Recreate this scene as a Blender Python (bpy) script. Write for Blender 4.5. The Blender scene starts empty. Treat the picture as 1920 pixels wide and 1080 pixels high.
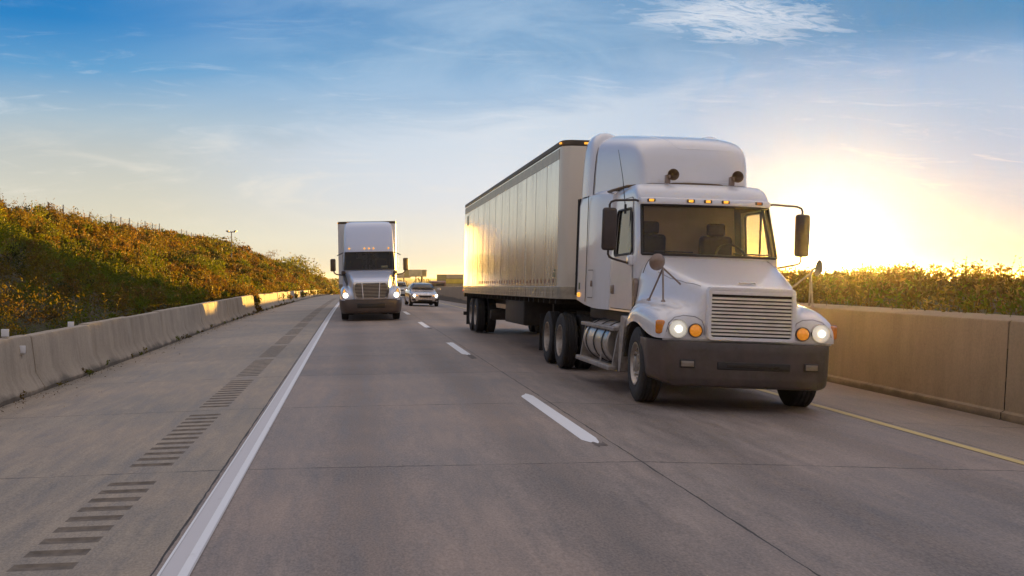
import bpy, bmesh, math, random
import numpy as np
from mathutils import Vector, Matrix

S = bpy.context.scene
COL = S.collection
R = math.radians
rng = np.random.default_rng(11)
random.seed(5)

# ------------------------------------------------------------------ node helpers
class G:
    def __init__(s, tree): s.t = tree; s.n = tree.nodes; s.l = tree.links
    def new(s, typ, **kw):
        n = s.n.new(typ)
        for k, v in kw.items(): setattr(n, k, v)
        return n
    def put(s, sock, v):
        if v is None: return
        if isinstance(v, bpy.types.NodeSocket): s.l.new(v, sock)
        elif sock.type in ('RGBA',) and len(v) == 3: sock.default_value = (*v, 1)
        else: sock.default_value = v
    def m(s, op, a, b=None, c=None, clamp=False):
        n = s.new('ShaderNodeMath', operation=op, use_clamp=clamp)
        for i, v in enumerate((a, b, c)):
            if v is not None: s.put(n.inputs[i], v)
        return n.outputs[0]
    def mr(s, v, a, b, c=0.0, d=1.0, smooth=True):
        n = s.new('ShaderNodeMapRange', interpolation_type='SMOOTHSTEP' if smooth else 'LINEAR')
        s.put(n.inputs[0], v)
        for i, q in enumerate((a, b, c, d)): s.put(n.inputs[1 + i], q)
        return n.outputs[0]
    def mix(s, f, a, b, mode='MIX'):
        n = s.new('ShaderNodeMix', data_type='RGBA', blend_type=mode)
        n.clamp_result = False
        s.put(n.inputs[0], f); s.put(n.inputs[6], a); s.put(n.inputs[7], b)
        return n.outputs[2]
    def sep(s, v):
        n = s.new('ShaderNodeSeparateXYZ'); s.put(n.inputs[0], v); return n.outputs
    def comb(s, x, y, z):
        n = s.new('ShaderNodeCombineXYZ')
        for i, v in enumerate((x, y, z)): s.put(n.inputs[i], v)
        return n.outputs[0]
    def noise(s, vec, scale, detail=4, rough=.55, dist=0.0):
        n = s.new('ShaderNodeTexNoise')
        s.put(n.inputs['Vector'], vec); s.put(n.inputs['Scale'], scale)
        s.put(n.inputs['Detail'], detail); s.put(n.inputs['Roughness'], rough); s.put(n.inputs['Distortion'], dist)
        return n.outputs[0]
    def ramp(s, f, stops):
        n = s.new('ShaderNodeValToRGB'); e = n.color_ramp.elements
        while len(e) < len(stops): e.new(0.5)
        for el, (p, c) in zip(e, stops):
            el.position = p; el.color = (*c, 1) if len(c) == 3 else c
        s.put(n.inputs[0], f); return n.outputs[0]
    def vscale(s, v, x, y, z):
        n = s.new('ShaderNodeVectorMath', operation='MULTIPLY'); s.put(n.inputs[0], v); n.inputs[1].default_value = (x, y, z)
        return n.outputs[0]
    def pos(s): return s.new('ShaderNodeNewGeometry').outputs['Position']
    def obj(s): return s.new('ShaderNodeTexCoord').outputs['Object']

def mat(name):
    m = bpy.data.materials.new(name); m.use_nodes = True
    g = G(m.node_tree); b = g.n['Principled BSDF']
    return m, g, b

def simple(name, col, rough=.5, metal=0.0, var=.12, scale=6.0, coat=0.0, bump=0.0, spec=.5, emis=None, estr=0.0):
    m, g, b = mat(name)
    nz = g.noise(g.obj(), scale, 5, .6)
    f = g.mr(nz, .25, .75, 1 - var, 1 + var)
    g.put(b.inputs['Base Color'], g.mix(1.0, col, g.comb(f, f, f), 'MULTIPLY'))
    g.put(b.inputs['Roughness'], g.mr(nz, .2, .8, max(.03, rough - .08), min(1, rough + .08)))
    b.inputs['Metallic'].default_value = metal
    b.inputs['Coat Weight'].default_value = coat
    b.inputs['Coat Roughness'].default_value = .08
    b.inputs['Specular IOR Level'].default_value = spec
    if bump:
        bp = g.new('ShaderNodeBump'); bp.inputs['Strength'].default_value = bump; bp.inputs['Distance'].default_value = .01
        g.put(bp.inputs['Height'], g.noise(g.obj(), scale * 8, 4)); g.l.new(bp.outputs[0], b.inputs['Normal'])
    if emis:
        b.inputs['Emission Color'].default_value = (*emis, 1); b.inputs['Emission Strength'].default_value = estr
    return m

# ------------------------------------------------------------------ mesh builder
LAST = [None]
class MB:
    def __init__(s): s.v = []; s.f = []; s.mi = []; s.cur = 0
    def add(s, vs, fs):
        o = len(s.v); s.v += [tuple(map(float, p)) for p in vs]
        for f in fs: s.f.append(tuple(i + o for i in f)); s.mi.append(s.cur)
        return s
    def mat(s, i): s.cur = i; return s
    def box(s, x0, x1, y0, y1, z0, z1, c=0.0):
        if c <= 0:
            vs = [(x0,y0,z0),(x1,y0,z0),(x1,y1,z0),(x0,y1,z0),(x0,y0,z1),(x1,y0,z1),(x1,y1,z1),(x0,y1,z1)]
            return s.add(vs, [(0,3,2,1),(4,5,6,7),(0,1,5,4),(1,2,6,5),(2,3,7,6),(3,0,4,7)])
        bm = bmesh.new(); bmesh.ops.create_cube(bm, size=1)
        for v in bm.verts:
            v.co = Vector(((x0+x1)/2 + v.co.x*(x1-x0), (y0+y1)/2 + v.co.y*(y1-y0), (z0+z1)/2 + v.co.z*(z1-z0)))
        c = min(c, .49*min(abs(x1-x0), abs(y1-y0), abs(z1-z0)))
        bmesh.ops.bevel(bm, geom=list(bm.edges), offset=c, segments=3, profile=.5, affect='EDGES')
        return s.bm(bm)
    def bm(s, bm):
        bm.verts.ensure_lookup_table(); bm.verts.index_update()
        s.add([v.co[:] for v in bm.verts], [tuple(v.index for v in f.verts) for f in bm.faces]); bm.free(); return s
    def grid(s, rows, closed=False, flip=False):
        nr, nc = len(rows), len(rows[0]); vs = [p for r in rows for p in r]; fs = []
        for i in range(nr-1):
            for j in range(nc if closed else nc-1):
                k = (j+1) % nc
                q = (i*nc+j, i*nc+k, (i+1)*nc+k, (i+1)*nc+j)
                fs.append(q[::-1] if flip else q)
        return s.add(vs, fs)
    def prism(s, poly, axis, a0, a1):
        n = len(poly)
        def P(p, a): return {'x': (a, p[0], p[1]), 'y': (p[0], a, p[1]), 'z': (p[0], p[1], a)}[axis]
        vs = [P(p, a0) for p in poly] + [P(p, a1) for p in poly]
        fs = [tuple(range(n))[::-1], tuple(range(n, 2*n))] + [(i, (i+1) % n, n+(i+1) % n, n+i) for i in range(n)]
        return s.add(vs, fs)
    def tube(s, pts, r, seg=8, cap=True):
        pts = [Vector(p) for p in pts]; rows = []; n = len(pts)
        rr = r if isinstance(r, (list, tuple)) else [r]*n
        up = None
        for i, p in enumerate(pts):
            t = (pts[min(i+1, n-1)] - pts[max(i-1, 0)]).normalized()
            if up is None: up = t.orthogonal().normalized()
            up = (up - t*up.dot(t))
            up = up.normalized() if up.length > 1e-6 else t.orthogonal().normalized()
            w = t.cross(up)
            rows.append([p + (up*math.cos(a)+w*math.sin(a))*rr[i] for a in [2*math.pi*k/seg for k in range(seg)]])
        o = len(s.v); s.grid(rows, closed=True)
        if cap:
            s.f.append(tuple(o+k for k in range(seg))[::-1]); s.mi.append(s.cur)
            s.f.append(tuple(o+(n-1)*seg+k for k in range(seg))); s.mi.append(s.cur)
        return s
    def lathe(s, prof, c, axis='x', seg=32, sgn=1):
        rows = []
        for r, h in prof:
            row = []
            for k in range(seg):
                a = 2*math.pi*k/seg; u, w = r*math.cos(a), r*math.sin(a); h2 = h*sgn
                row.append({'x': (c[0]+h2, c[1]+u, c[2]+w), 'y': (c[0]+u, c[1]+h2, c[2]+w), 'z': (c[0]+u, c[1]+w, c[2]+h2)}[axis])
            rows.append(row)
        return s.grid(rows, closed=True)
    def disc(s, c, r, axis='y', depth=.03, dome=.0, seg=24, sgn=-1, ry=None):
        prof = [(r, 0), (r, depth*.7), (r*.94, depth), (r*.6, depth+dome*.7), (r*.25, depth+dome), (.001, depth+dome)]
        o = len(s.v); s.lathe(prof, c, axis, seg, sgn)
        return s
    def build(s, name, mats, parent=None, smooth=40, subsurf=0, solid=0.0, bevel=0.0, loc=None, fixn=True):
        me = bpy.data.meshes.new(name); me.from_pydata(s.v, [], s.f)
        if not isinstance(mats, (list, tuple)): mats = [mats]
        for m in mats: me.materials.append(m)
        if len(mats) > 1: me.polygons.foreach_set('material_index', s.mi)
        if fixn:
            bm = bmesh.new(); bm.from_mesh(me); bmesh.ops.remove_doubles(bm, verts=bm.verts, dist=1e-5)
            bmesh.ops.recalc_face_normals(bm, faces=bm.faces); bm.to_mesh(me); bm.free()
        o = bpy.data.objects.new(name, me); COL.objects.link(o)
        if parent: o.parent = parent
        if loc: o.location = loc
        if solid:
            q = o.modifiers.new('thick', 'SOLIDIFY'); q.thickness = solid; q.offset = -1
        if bevel:
            q = o.modifiers.new('edge', 'BEVEL'); q.width = bevel; q.segments = 2; q.limit_method = 'ANGLE'; q.angle_limit = R(40)
        if subsurf:
            q = o.modifiers.new('smooth', 'SUBSURF'); q.levels = q.render_levels = subsurf
        if smooth:
            me.polygons.foreach_set('use_smooth', [True]*len(me.polygons))
            if not subsurf: me.set_sharp_from_angle(angle=R(smooth))
        me.update(); LAST[0] = o
        return o

def tag(o, label=None, cat=None, group=None, kind=None):
    if label: o['label'] = label
    if cat: o['category'] = cat
    if group: o['group'] = group
    if kind: o['kind'] = kind
    return o
def thing(name, label, cat, loc=(0,0,0), rot=(0,0,0), group=None):
    o = bpy.data.objects.new(name, None); COL.objects.link(o); o.location = loc; o.rotation_euler = rot
    o.empty_display_size = .2
    return tag(o, label, cat, group)
def dup(o, parent=None):
    c = o.copy(); COL.objects.link(c)
    if parent: c.parent = parent
    for ch in o.children: dup(ch, c)
    return c

# ------------------------------------------------------------------ the lie of the road (x across, y ahead, z up; crown of the road at x=2.62 is z=0)
SL_D = [-200, 44, 60, 92, 150, 319, 450, 600, 6000]
SL_S = [0, 0, .0065, .0095, .0115, .0227, .012, 0, 0]
_d = np.arange(-200, 6001, 1.0); _s = np.interp(_d, SL_D, SL_S); _z = np.concatenate([[0], np.cumsum((_s[1:]+_s[:-1])/2)])
def dz(y): return np.interp(y, _d, _z)
def cross(x):
    return np.interp(x, [-8, -1.08, 2.62, 6.39, 12.39], [-.074-.04*6.92, -.074, 0, -.094, -.334])
def road_z(x, y): return float(cross(x) - dz(y))
# ------------------------------------------------------------------ materials
M = {}
def concrete_road(name, base, joints, seams, tracks):
    m, g, b = mat(name)
    p = g.pos(); x, y, z = g.sep(p)
    st = g.vscale(p, 1, .12, 1)
    big = g.noise(p, .22, 4, .6); streak = g.noise(st, 7, 6, .65); fine = g.noise(g.vscale(p, 1, .5, 1), 60, 3, .7)
    v = g.m('ADD', g.m('ADD', g.mr(big, .3, .7, -.13, .13), g.mr(streak, .25, .75, -.24, .22)), g.mr(fine, .2, .8, -.28, .28))
    # one slab differs a little from the next
    slab = g.m('FLOOR', g.m('DIVIDE', g.m('SUBTRACT', y, joints[0]), joints[1]))
    wn = g.new('ShaderNodeTexWhiteNoise', noise_dimensions='2D')
    g.put(wn.inputs['Vector'], g.comb(slab, g.m('FLOOR', g.m('DIVIDE', g.m('ADD', x, 1.08), 3.7)), 0.0))
    v = g.m('ADD', v, g.mr(wn.outputs['Value'], 0, 1, -.06, .06, smooth=False))
    for c in tracks:
        d = g.m('ABSOLUTE', g.m('SUBTRACT', x, c))
        v = g.m('SUBTRACT', v, g.m('MULTIPLY', g.mr(d, .05, .55, 1, 0), g.mr(streak, .3, .7, .12, .26)))
    f = g.m('ADD', v, 1.0)
    tint = g.mix(g.mr(big, .35, .65), base, (base[0]*1.03, base[1]*.96, base[2]*.9))
    col = g.mix(1.0, tint, g.comb(f, f, f), 'MULTIPLY')
    # transverse joints and lengthways seams filled with dark sealant, their width uneven
    wob = g.mr(g.noise(p, 9, 3), .3, .7, -.012, .012)
    jm = g.m('ABSOLUTE', g.m('SUBTRACT', g.m('FLOORED_MODULO', g.m('ADD', g.m('SUBTRACT', y, joints[0]-joints[1]/2), wob), joints[1]), joints[1]/2))
    jn = g.m('MULTIPLY', g.mr(jm, .006, .022, 1, 0), g.mr(g.noise(p, 2.2, 3), .35, .6, .25, .85))
    for sx, w in seams:
        sd = g.m('ABSOLUTE', g.m('SUBTRACT', g.m('ADD', x, g.mr(g.noise(g.vscale(p, .2, 1, 1), 3, 4), .3, .7, -.005, .005)), sx))
        sw = g.mr(g.noise(g.vscale(p, 0, 1, 0), 1.3, 5), .35, .7, w*.5, w*1.3)
        jn = g.m('MAXIMUM', jn, g.mr(g.m('DIVIDE', sd, sw), .6, 1.1, .92, 0))
    col = g.mix(jn, col, (.022, .019, .016))
    # old oil spots and patches
    sp = g.mr(g.noise(p, 1.1, 6, .7), .64, .74)
    col = g.mix(g.m('MULTIPLY', sp, .25), col, (.06, .05, .045))
    g.put(b.inputs['Base Color'], col)
    g.put(b.inputs['Roughness'], g.mr(streak, .3, .7, .55, .78))
    b.inputs['Specular IOR Level'].default_value = .35
    bp = g.new('ShaderNodeBump'); bp.inputs['Strength'].default_value = .25; bp.inputs['Distance'].default_value = .004
    g.put(bp.inputs['Height'], g.m('SUBTRACT', g.m('ADD', fine, streak), g.m('MULTIPLY', jn, 3))); g.l.new(bp.outputs[0], b.inputs['Normal'])
    return m

JO = (9.85, 4.62)
M['road'] = concrete_road('worn lane concrete', (.275, .232, .205), JO, [(2.66, .011), (-1.215, .014)], [.05, 1.75, 3.65, 5.35])
M['shoulder'] = concrete_road('shoulder concrete', (.31, .265, .21), JO, [], [])
M['inner'] = concrete_road('inner shoulder concrete', (.27, .225, .19), (8.6, 4.62), [(6.62, .012)], [])
M['groove'] = simple('rumble groove dirt and shade', (.155, .128, .10), .9, var=.35, scale=9)  # groove dirt, with shade of the shallow cut put into the colour too

def paint_line(name, col, wear):
    m, g, b = mat(name)
    p = g.pos(); n1 = g.noise(g.vscale(p, 1, .15, 1), 22, 6, .7); n2 = g.noise(p, 3, 5, .65)
    w = g.m('MAXIMUM', g.mr(n1, .60, .78, 0, wear), g.mr(n2, .62, .75, 0, wear))
    g.put(b.inputs['Base Color'], g.mix(w, col, (.2, .18, .165))); b.inputs['Roughness'].default_value = .6
    return m
M['white_line'] = paint_line('worn white road paint', (.60, .58, .59), .35)
M['white_line_b'] = paint_line('fresh white road paint', (.80, .81, .83), .15)
M['yellow_line'] = paint_line('yellow road paint', (.62, .46, .17), .55)

def barrier_mat(name, base, dark, lo=.02, hi=.16, ka=1.0):
    m, g, b = mat(name)
    p = g.pos(); x, y, z = g.sep(p)
    ver = g.noise(g.comb(g.m('MULTIPLY', x, .3), y, g.m('MULTIPLY', z, .18)), 2.6, 6, .68)
    blot = g.noise(p, 1.1, 5, .6); fine = g.noise(p, 28, 4, .65)
    f = g.m('ADD', 1.0, g.m('ADD', g.m('ADD', g.mr(ver, .28, .72, -.3*ka, .22*ka), g.mr(blot, .3, .7, -.16*ka, .16*ka)), g.mr(fine, .25, .75, -.10, .10)))
    c = g.mix(1.0, base, g.comb(f, f, f), 'MULTIPLY')
    c = g.mix(g.m('MULTIPLY', g.mr(ver, .55, .72), .55), c, dark)
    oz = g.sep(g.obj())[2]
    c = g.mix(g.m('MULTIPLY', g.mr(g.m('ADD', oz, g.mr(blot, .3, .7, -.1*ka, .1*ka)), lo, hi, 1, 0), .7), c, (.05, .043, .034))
    g.put(b.inputs['Base Color'], c); b.inputs['Roughness'].default_value = .85
    bp = g.new('ShaderNodeBump'); bp.inputs['Strength'].default_value = .35; bp.inputs['Distance'].default_value = .01
    g.put(bp.inputs['Height'], g.m('ADD', fine, ver)); g.l.new(bp.outputs[0], b.inputs['Normal'])
    return m
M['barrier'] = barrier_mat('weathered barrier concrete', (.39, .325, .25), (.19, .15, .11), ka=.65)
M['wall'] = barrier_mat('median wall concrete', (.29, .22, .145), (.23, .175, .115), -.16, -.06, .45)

def truck_paint(name, base, dirt):
    m, g, b = mat(name)
    o = g.obj(); n = g.noise(o, 2.2, 6, .65); n2 = g.noise(g.vscale(o, 1, 1, .25), 7, 5, .7)
    z = g.sep(o)[2]
    low = g.m('MULTIPLY', g.mr(z, .9, 2.0, 1, .03), g.mr(n2, .3, .8, .1, .4))
    c = g.mix(g.m('MULTIPLY', low, dirt), base, (.30, .25, .20))
    c = g.mix(g.m('MULTIPLY', g.mr(n, .5, .75), .12*dirt), c, (.35, .32, .30))
    g.put(b.inputs['Base Color'], c)
    g.put(b.inputs['Roughness'], g.mr(n2, .3, .7, .28, .33))
    b.inputs['Coat Weight'].default_value = .9; b.inputs['Coat Roughness'].default_value = .04
    return m
M['white'] = truck_paint('white cab paint', (.82, .81, .83), .5)
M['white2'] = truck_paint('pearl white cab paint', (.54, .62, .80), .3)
M['white_clean'] = truck_paint('white van paint', (.74, .74, .74), .2)

def trailer_mat():
    m, g, b = mat('white trailer sheet')
    o = g.obj(); x, y, z = g.sep(o)
    n = g.noise(g.vscale(o, 1, 1, .12), 3.2, 6, .7); blot = g.noise(o, 1.4, 5, .6)
    c = g.mix(g.m('MULTIPLY', g.mr(n, .45, .75), .2), (.93, .90, .82), (.66, .58, .45))
    c = g.mix(g.m('MULTIPLY', g.m('MULTIPLY', g.mr(z, 3.4, 4.1), g.mr(n, .4, .65)), .5), c, (.30, .22, .14))
    c = g.mix(g.m('MULTIPLY', g.mr(blot, .55, .75), .2), c, (.45, .40, .33))
    g.put(b.inputs['Base Color'], c); g.put(b.inputs['Roughness'], g.mr(n, .3, .7, .16, .28))
    b.inputs['Coat Weight'].default_value = .3; b.inputs['Coat Roughness'].default_value = .10; b.inputs['Metallic'].default_value = .65
    bp = g.new('ShaderNodeBump'); bp.inputs['Strength'].default_value = .8; bp.inputs['Distance'].default_value = .014
    g.put(bp.inputs['Height'], g.noise(g.vscale(o, 1, 1, .07), 2.6, 2, .5)); g.l.new(bp.outputs[0], b.inputs['Normal'])
    return m
M['trailer'] = trailer_mat()
M['trailer_front'] = truck_paint('dirty trailer nose', (.72, .66, .56), .8)
M['rail'] = simple('scuffed rail metal', (.42, .37, .29), .42, .35, .25, 5)
M['rail_dark'] = simple('dark top rail', (.10, .075, .05), .5, .3, .3, 4)
M['bumper'] = simple('dark bumper plastic', (.075, .058, .052), .42, 0, .18, 4, bump=.1)
M['black'] = simple('black trim plastic', (.022, .020, .019), .5, 0, .2)
M['rubber'] = simple('tyre rubber', (.026, .024, .023), .8, 0, .3, 7, bump=.2)
M['chassis'] = simple('grimy chassis steel', (.035, .028, .022), .7, .2, .4, 5)
M['steel'] = simple('brushed wheel steel', (.42, .38, .34), .38, .85, .25, 9)
M['tank'] = simple('brushed tank aluminium', (.50, .46, .42), .36, .8, .2, 3)
M['step'] = simple('dull step metal', (.34, .30, .27), .5, .4, .3, 8)
M['chrome'] = simple('bright chrome', (.72, .70, .67), .14, 1.0, .08, 3)
M['slat'] = simple('bright grille bar', (.80, .75, .68), .35, .25, .1, 3)
M['mirror_black'] = simple('mirror housing', (.055, .038, .032), .42, 0, .15)
M['bronze'] = simple('weathered mirror metal', (.30, .23, .19), .35, .8, .2)
M['interior'] = simple('cab interior', (.045, .034, .026), .8, 0, .3)
M['seat'] = simple('seat cloth', (.045, .035, .028), .9, 0, .25)
M['amber'] = simple('amber lens', (.75, .24, .02), .2, 0, .15, 12, coat=.8)
M['amber_lit'] = simple('lit amber lens', (.8, .30, .03), .25, 0, .1, 12, emis=(1, .42, .04), estr=.42)
M['amber_dim'] = simple('turn lens', (.70, .25, .02), .25, 0, .15, 16, coat=.8, emis=(1, .33, .02), estr=.12)
M['lamp'] = simple('lit headlamp', (.85, .83, .75), .2, 0, .05, 20, emis=(1, .93, .78), estr=.10)
M['lamp_hot'] = simple('lit bulb', (.9, .9, .85), .2, 0, .02, 20, emis=(1, .95, .82), estr=1.0)
M['lamp_far'] = simple('bright far headlamp', (.9, .9, .85), .2, 0, .02, 20, emis=(1, .94, .8), estr=4.5)
M['red'] = simple('red lens', (.5, .02, .015), .25, 0, .1, 12, coat=.8, emis=(1, .05, .03), estr=.2)
M['silver'] = simple('silver car paint', (.50, .47, .48), .28, .35, .06, 3, coat=.9)
M['white_car'] = simple('white car paint', (.60, .59, .58), .2, .1, .05, 3, coat=.9)
M['maroon'] = simple('dark red paint', (.14, .045, .03), .35, 0, .15, 3, coat=.4)
M['reflector'] = simple('white reflector', (.78, .78, .80), .3, 0, .05)
M['tape'] = simple('faded red tape', (.22, .10, .06), .5, var=.4)
M['seam'] = simple('panel gap', (.05, .045, .045), .8, 0, .1)
M['sticker'] = simple('pale blue sticker', (.30, .42, .48), .5, 0, .1)
M['plate_green'] = simple('weathered decal', (.16, .17, .10), .5, 0, .2)
M['post'] = simple('galvanised post', (.36, .33, .29), .5, .5, .2)
M['seam_soft'] = simple('soft panel line', (.34, .32, .33), .6)
M['sheet_seam'] = simple('sheet overlap line', (.40, .36, .30), .4, .3, .2)
M['wire'] = simple('dull fence wire', (.11, .10, .08), .8)
M['soil'] = None
def glass(name, tint, refl, rough=.02):
    m = bpy.data.materials.new(name); m.use_nodes = True; g = G(m.node_tree); g.n.clear()
    out = g.new('ShaderNodeOutputMaterial'); tr = g.new('ShaderNodeBsdfTransparent'); gl = g.new('ShaderNodeBsdfGlossy')
    n = g.noise(g.obj(), 5, 4, .6); f = g.mr(n, .2, .8, .92, 1.06)
    g.put(tr.inputs[0], g.mix(1.0, tint, g.comb(f, f, f), 'MULTIPLY'))
    gl.inputs['Roughness'].default_value = rough; gl.inputs[0].default_value = (*([refl]*3), 1)
    lw = g.new('ShaderNodeLayerWeight'); lw.inputs[0].default_value = .5
    fr = g.m('ADD', .04, g.m('MULTIPLY', g.m('POWER', lw.outputs['Facing'], 5.0), .9))
    mx = g.new('ShaderNodeMixShader'); g.l.new(fr, mx.inputs[0]); g.l.new(tr.outputs[0], mx.inputs[1]); g.l.new(gl.outputs[0], mx.inputs[2])
    g.l.new(mx.outputs[0], out.inputs[0]); return m
M['glass'] = glass('windscreen glass', (.64, .53, .37), .85)
M['side_glass'] = glass('side window glass', (.9, .88, .8), .9)
M['dark_glass'] = simple('dark car glass', (.035, .028, .026), .12, 0, .1, 3, coat=0, spec=.3)

def foliage(name, hue_var=True):
    m = bpy.data.materials.new(name); m.use_nodes = True; g = G(m.node_tree); b = g.n['Principled BSDF']; out = g.n['Material Output']
    a = g.new('ShaderNodeAttribute', attribute_name='tint').outputs['Color']
    n = g.noise(g.pos(), 3.0, 3); f = g.mr(n, .3, .7, .8, 1.2)
    c = g.mix(1.0, a, g.comb(f, f, f), 'MULTIPLY')
    g.put(b.inputs['Base Color'], c); b.inputs['Roughness'].default_value = .6; b.inputs['Specular IOR Level'].default_value = .25
    t = g.new('ShaderNodeBsdfTranslucent'); g.put(t.inputs[0], g.mix(1.0, c, (1.95, 1.5, .35), 'MULTIPLY'))
    mx = g.new('ShaderNodeMixShader'); mx.inputs[0].default_value = .47
    g.l.new(b.outputs[0], mx.inputs[1]); g.l.new(t.outputs[0], mx.inputs[2]); g.l.new(mx.outputs[0], out.inputs[0]); return m
M['leaf'] = foliage('leafy scrub')
M['bark'] = simple('bark', (.09, .065, .045), .9, 0, .35, 6, bump=.4)
def ground_mat():
    m, g, b = mat('rough grass and soil'); p = g.pos()
    n = g.noise(p, .35, 6, .65); k = g.noise(p, 5, 5, .7)
    c = g.mix(g.mr(n, .35, .65), (.050, .050, .018), (.075, .052, .026)); f = g.mr(k, .3, .7, .6, 1.4)
    g.put(b.inputs['Base Color'], g.mix(1.0, c, g.comb(f, f, f), 'MULTIPLY')); b.inputs['Roughness'].default_value = .95
    bp = g.new('ShaderNodeBump'); bp.inputs['Strength'].default_value = .8; bp.inputs['Distance'].default_value = .1
    g.put(bp.inputs['Height'], k); g.l.new(bp.outputs[0], b.inputs['Normal']); return m
M['soil'] = ground_mat()
def board_mat(name, base, ink, rows):
    m, g, b = mat(name); x, y, z = g.sep(g.obj())
    n = g.noise(g.obj(), .5, 4, .6); f = g.mr(n, .3, .7, .85, 1.15)
    g.put(b.inputs['Base Color'], g.mix(1.0, base, g.comb(f, f, f), 'MULTIPLY')); b.inputs['Roughness'].default_value = .6; return m
M['board'] = board_mat('faded billboard sheet', (.42, .42, .30), None, 0)
M['board_b'] = board_mat('brown billboard edge', (.20, .17, .10), None, 0)
M['board_y'] = board_mat('yellow hoarding', (.50, .40, .04), None, 0)
M['board_g'] = board_mat('olive hoarding', (.20, .20, .09), None, 0)
M['board_c'] = board_mat('grey lettered hoarding', (.36, .32, .27), None, 0)
# ------------------------------------------------------------------ roads
def ystations(y0, y1):
    out = []; y = y0
    while y < y1: out.append(y); y += max(1.2, min(25, abs(y)*.05))
    return out + [y1]
YS = ystations(-90, 640)
def surf(name, xs, material, ys=YS, lift=0.0, kind='structure'):
    rows = [[(x, y, road_z(x, y)+lift) for x in xs] for y in ys]
    o = MB().grid(rows).build(name, material, smooth=30); tag(o, kind=kind); return o
surf('road', [-1.225, -.2, 1, 2.62, 3.8, 5, 6.39], M['road'])
surf('inner_shoulder', [6.39, 7.4, 8.8], M['inner'])
# outer shoulder with milled rumble grooves
sh = MB()
for xs in ([-6.0, -4.5, -3.2, -2.15], [-1.74, -1.5, -1.225]):
    sh.grid([[(x, y, road_z(x, y)) for x in xs] for y in YS])
GROOVE = []
for k in range(-3, 22):
    j = 9.85 + 4.62*k
    for i in range(12): GROOVE.append(j + .36 + .335*i)
gr = [(-90, 0, 0)]
for y in GROOVE:
    gr += [(y, 0, 0), (y+.035, -.011, 1), (y+.125, -.013, 1), (y+.165, 0, 1)]
gr += [(q, 0, 0) for q in YS if q > GROOVE[-1]+1]
XR = [-2.15, -2.14, -2.10, -1.79, -1.75, -1.74]
DEP = [0, 0, 1, 1, 0, 0]
for (ya, za, ma), (yb, zb, mb) in zip(gr[:-1], gr[1:]):
    sh.mat(1 if mb else 0)
    if mb == 0: sh.grid([[(-2.15, ya, road_z(-2.15, ya)), (-1.74, ya, road_z(-1.74, ya))], [(-2.15, yb, road_z(-2.15, yb)), (-1.74, yb, road_z(-1.74, yb))]])
    else:
        sh.grid([[(x, ya, road_z(x, ya)+za*d) for x, d in zip(XR, DEP)], [(x, yb, road_z(x, yb)+zb*d) for x, d in zip(XR, DEP)]])
tag(sh.build('shoulder', [M['shoulder'], M['groove']], smooth=0), kind='structure')

# markings: thin sheets with ragged paint ends
def stripe(name, x0, x1, y0, y1, material, rag=0.0, lift=.004, mbo=None):
    n = 6; ys = [y for y in YS if y0 < y < y1]; mb = mbo or MB()
    xs = [x0 + (x1-x0)*i/n for i in range(n+1)]
    st = [random.uniform(0, rag) for _ in xs]; en = [random.uniform(0, rag) for _ in xs]
    rows = [[(x, y0+s, road_z(x, y0+s)+lift) for x, s in zip(xs, st)]]
    if not ys: ys = [(y0+y1)/2]
    rows += [[(x, y, road_z(x, y)+lift) for x in xs] for y in ys if y > y0+rag and y < y1-rag]
    rows.append([(x, y1-e, road_z(x, y1-e)+lift) for x, e in zip(xs, en)])
    mb.grid(rows)
    if mbo is None:
        o = mb.build(name, material, smooth=0); tag(o, kind='structure'); return o
stripe('edge_line', -1.175, -.975, -90, 420, M['white_line'])
stripe('edge_line', -1.045, -.985, -90, 420, M['white_line_b'], lift=.008)
stripe('edge_line', -1.172, -1.155, -90, 420, M['white_line_b'], lift=.008)
md = MB(); scar = MB()
for k in range(-3, 20):
    y = 10.85 + 12.25*k
    stripe('', 2.385, 2.565, y, y+4.75, None, rag=.45, mbo=md)
    stripe('', 2.45, 2.575, y-(.22 if k == 0 else 1.1 if k == 1 else random.uniform(.2, .8)), y+.25, None, rag=.2, lift=.0025, mbo=scar)
tag(md.build('lane_line', M['white_line_b'], smooth=0), kind='structure')
tag(scar.build('scuff_mark', simple('old black line scuff', (.12, .10, .088), .8, var=.4), smooth=0), kind='structure')
stripe('median_line', 6.40, 6.53, -90, 420, M['yellow_line'], lift=.006)

# ------------------------------------------------------------------ roadside barrier, one precast section after another
BX = -5.27
prof = [(0, -.10), (0, .07), (-.15, .31), (-.225, .90), (-.245, .945), (-.27, .955), (-.43, .955), (-.455, .945), (-.475, .90), (-.55, .31), (-.70, .07), (-.70, -.10)]
def barrier_mesh(L, seed):
    r = random.Random(seed); mb = MB(); n = 8; rows = []
    for i in range(n+1):
        t = i/n; y = .012 + (L-.024)*t
        rows.append([(x + r.uniform(-.004, .004), y, z + r.uniform(-.004, .004)) for x, z in prof])
    rows = [[(p[0]*.98-.005, p[1]+.012, p[2]-.012) for p in rows[0]]] + rows + [[(p[0]*.98-.005, p[1]-.012, p[2]-.012) for p in rows[-1]]]
    rows[0] = [(x, .003, z) for x, y, z in rows[0]]; rows[-1] = [(x, L-.003, z) for x, y, z in rows[-1]]
    mb.grid(rows, closed=True)
    N = len(prof); mb.f.append(tuple(range(N))); mb.mi.append(0); mb.f.append(tuple(range(len(mb.v)-N, len(mb.v)))); mb.mi.append(0)
    return mb
ORD = ['first', 'second', 'third', 'fourth', 'fifth', 'sixth', 'seventh', 'eighth', 'ninth', 'tenth', 'eleventh', 'twelfth', 'thirteenth', 'fourteenth', 'fifteenth', 'sixteenth', 'seventeenth', 'eighteenth', 'nineteenth', 'twentieth']
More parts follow.
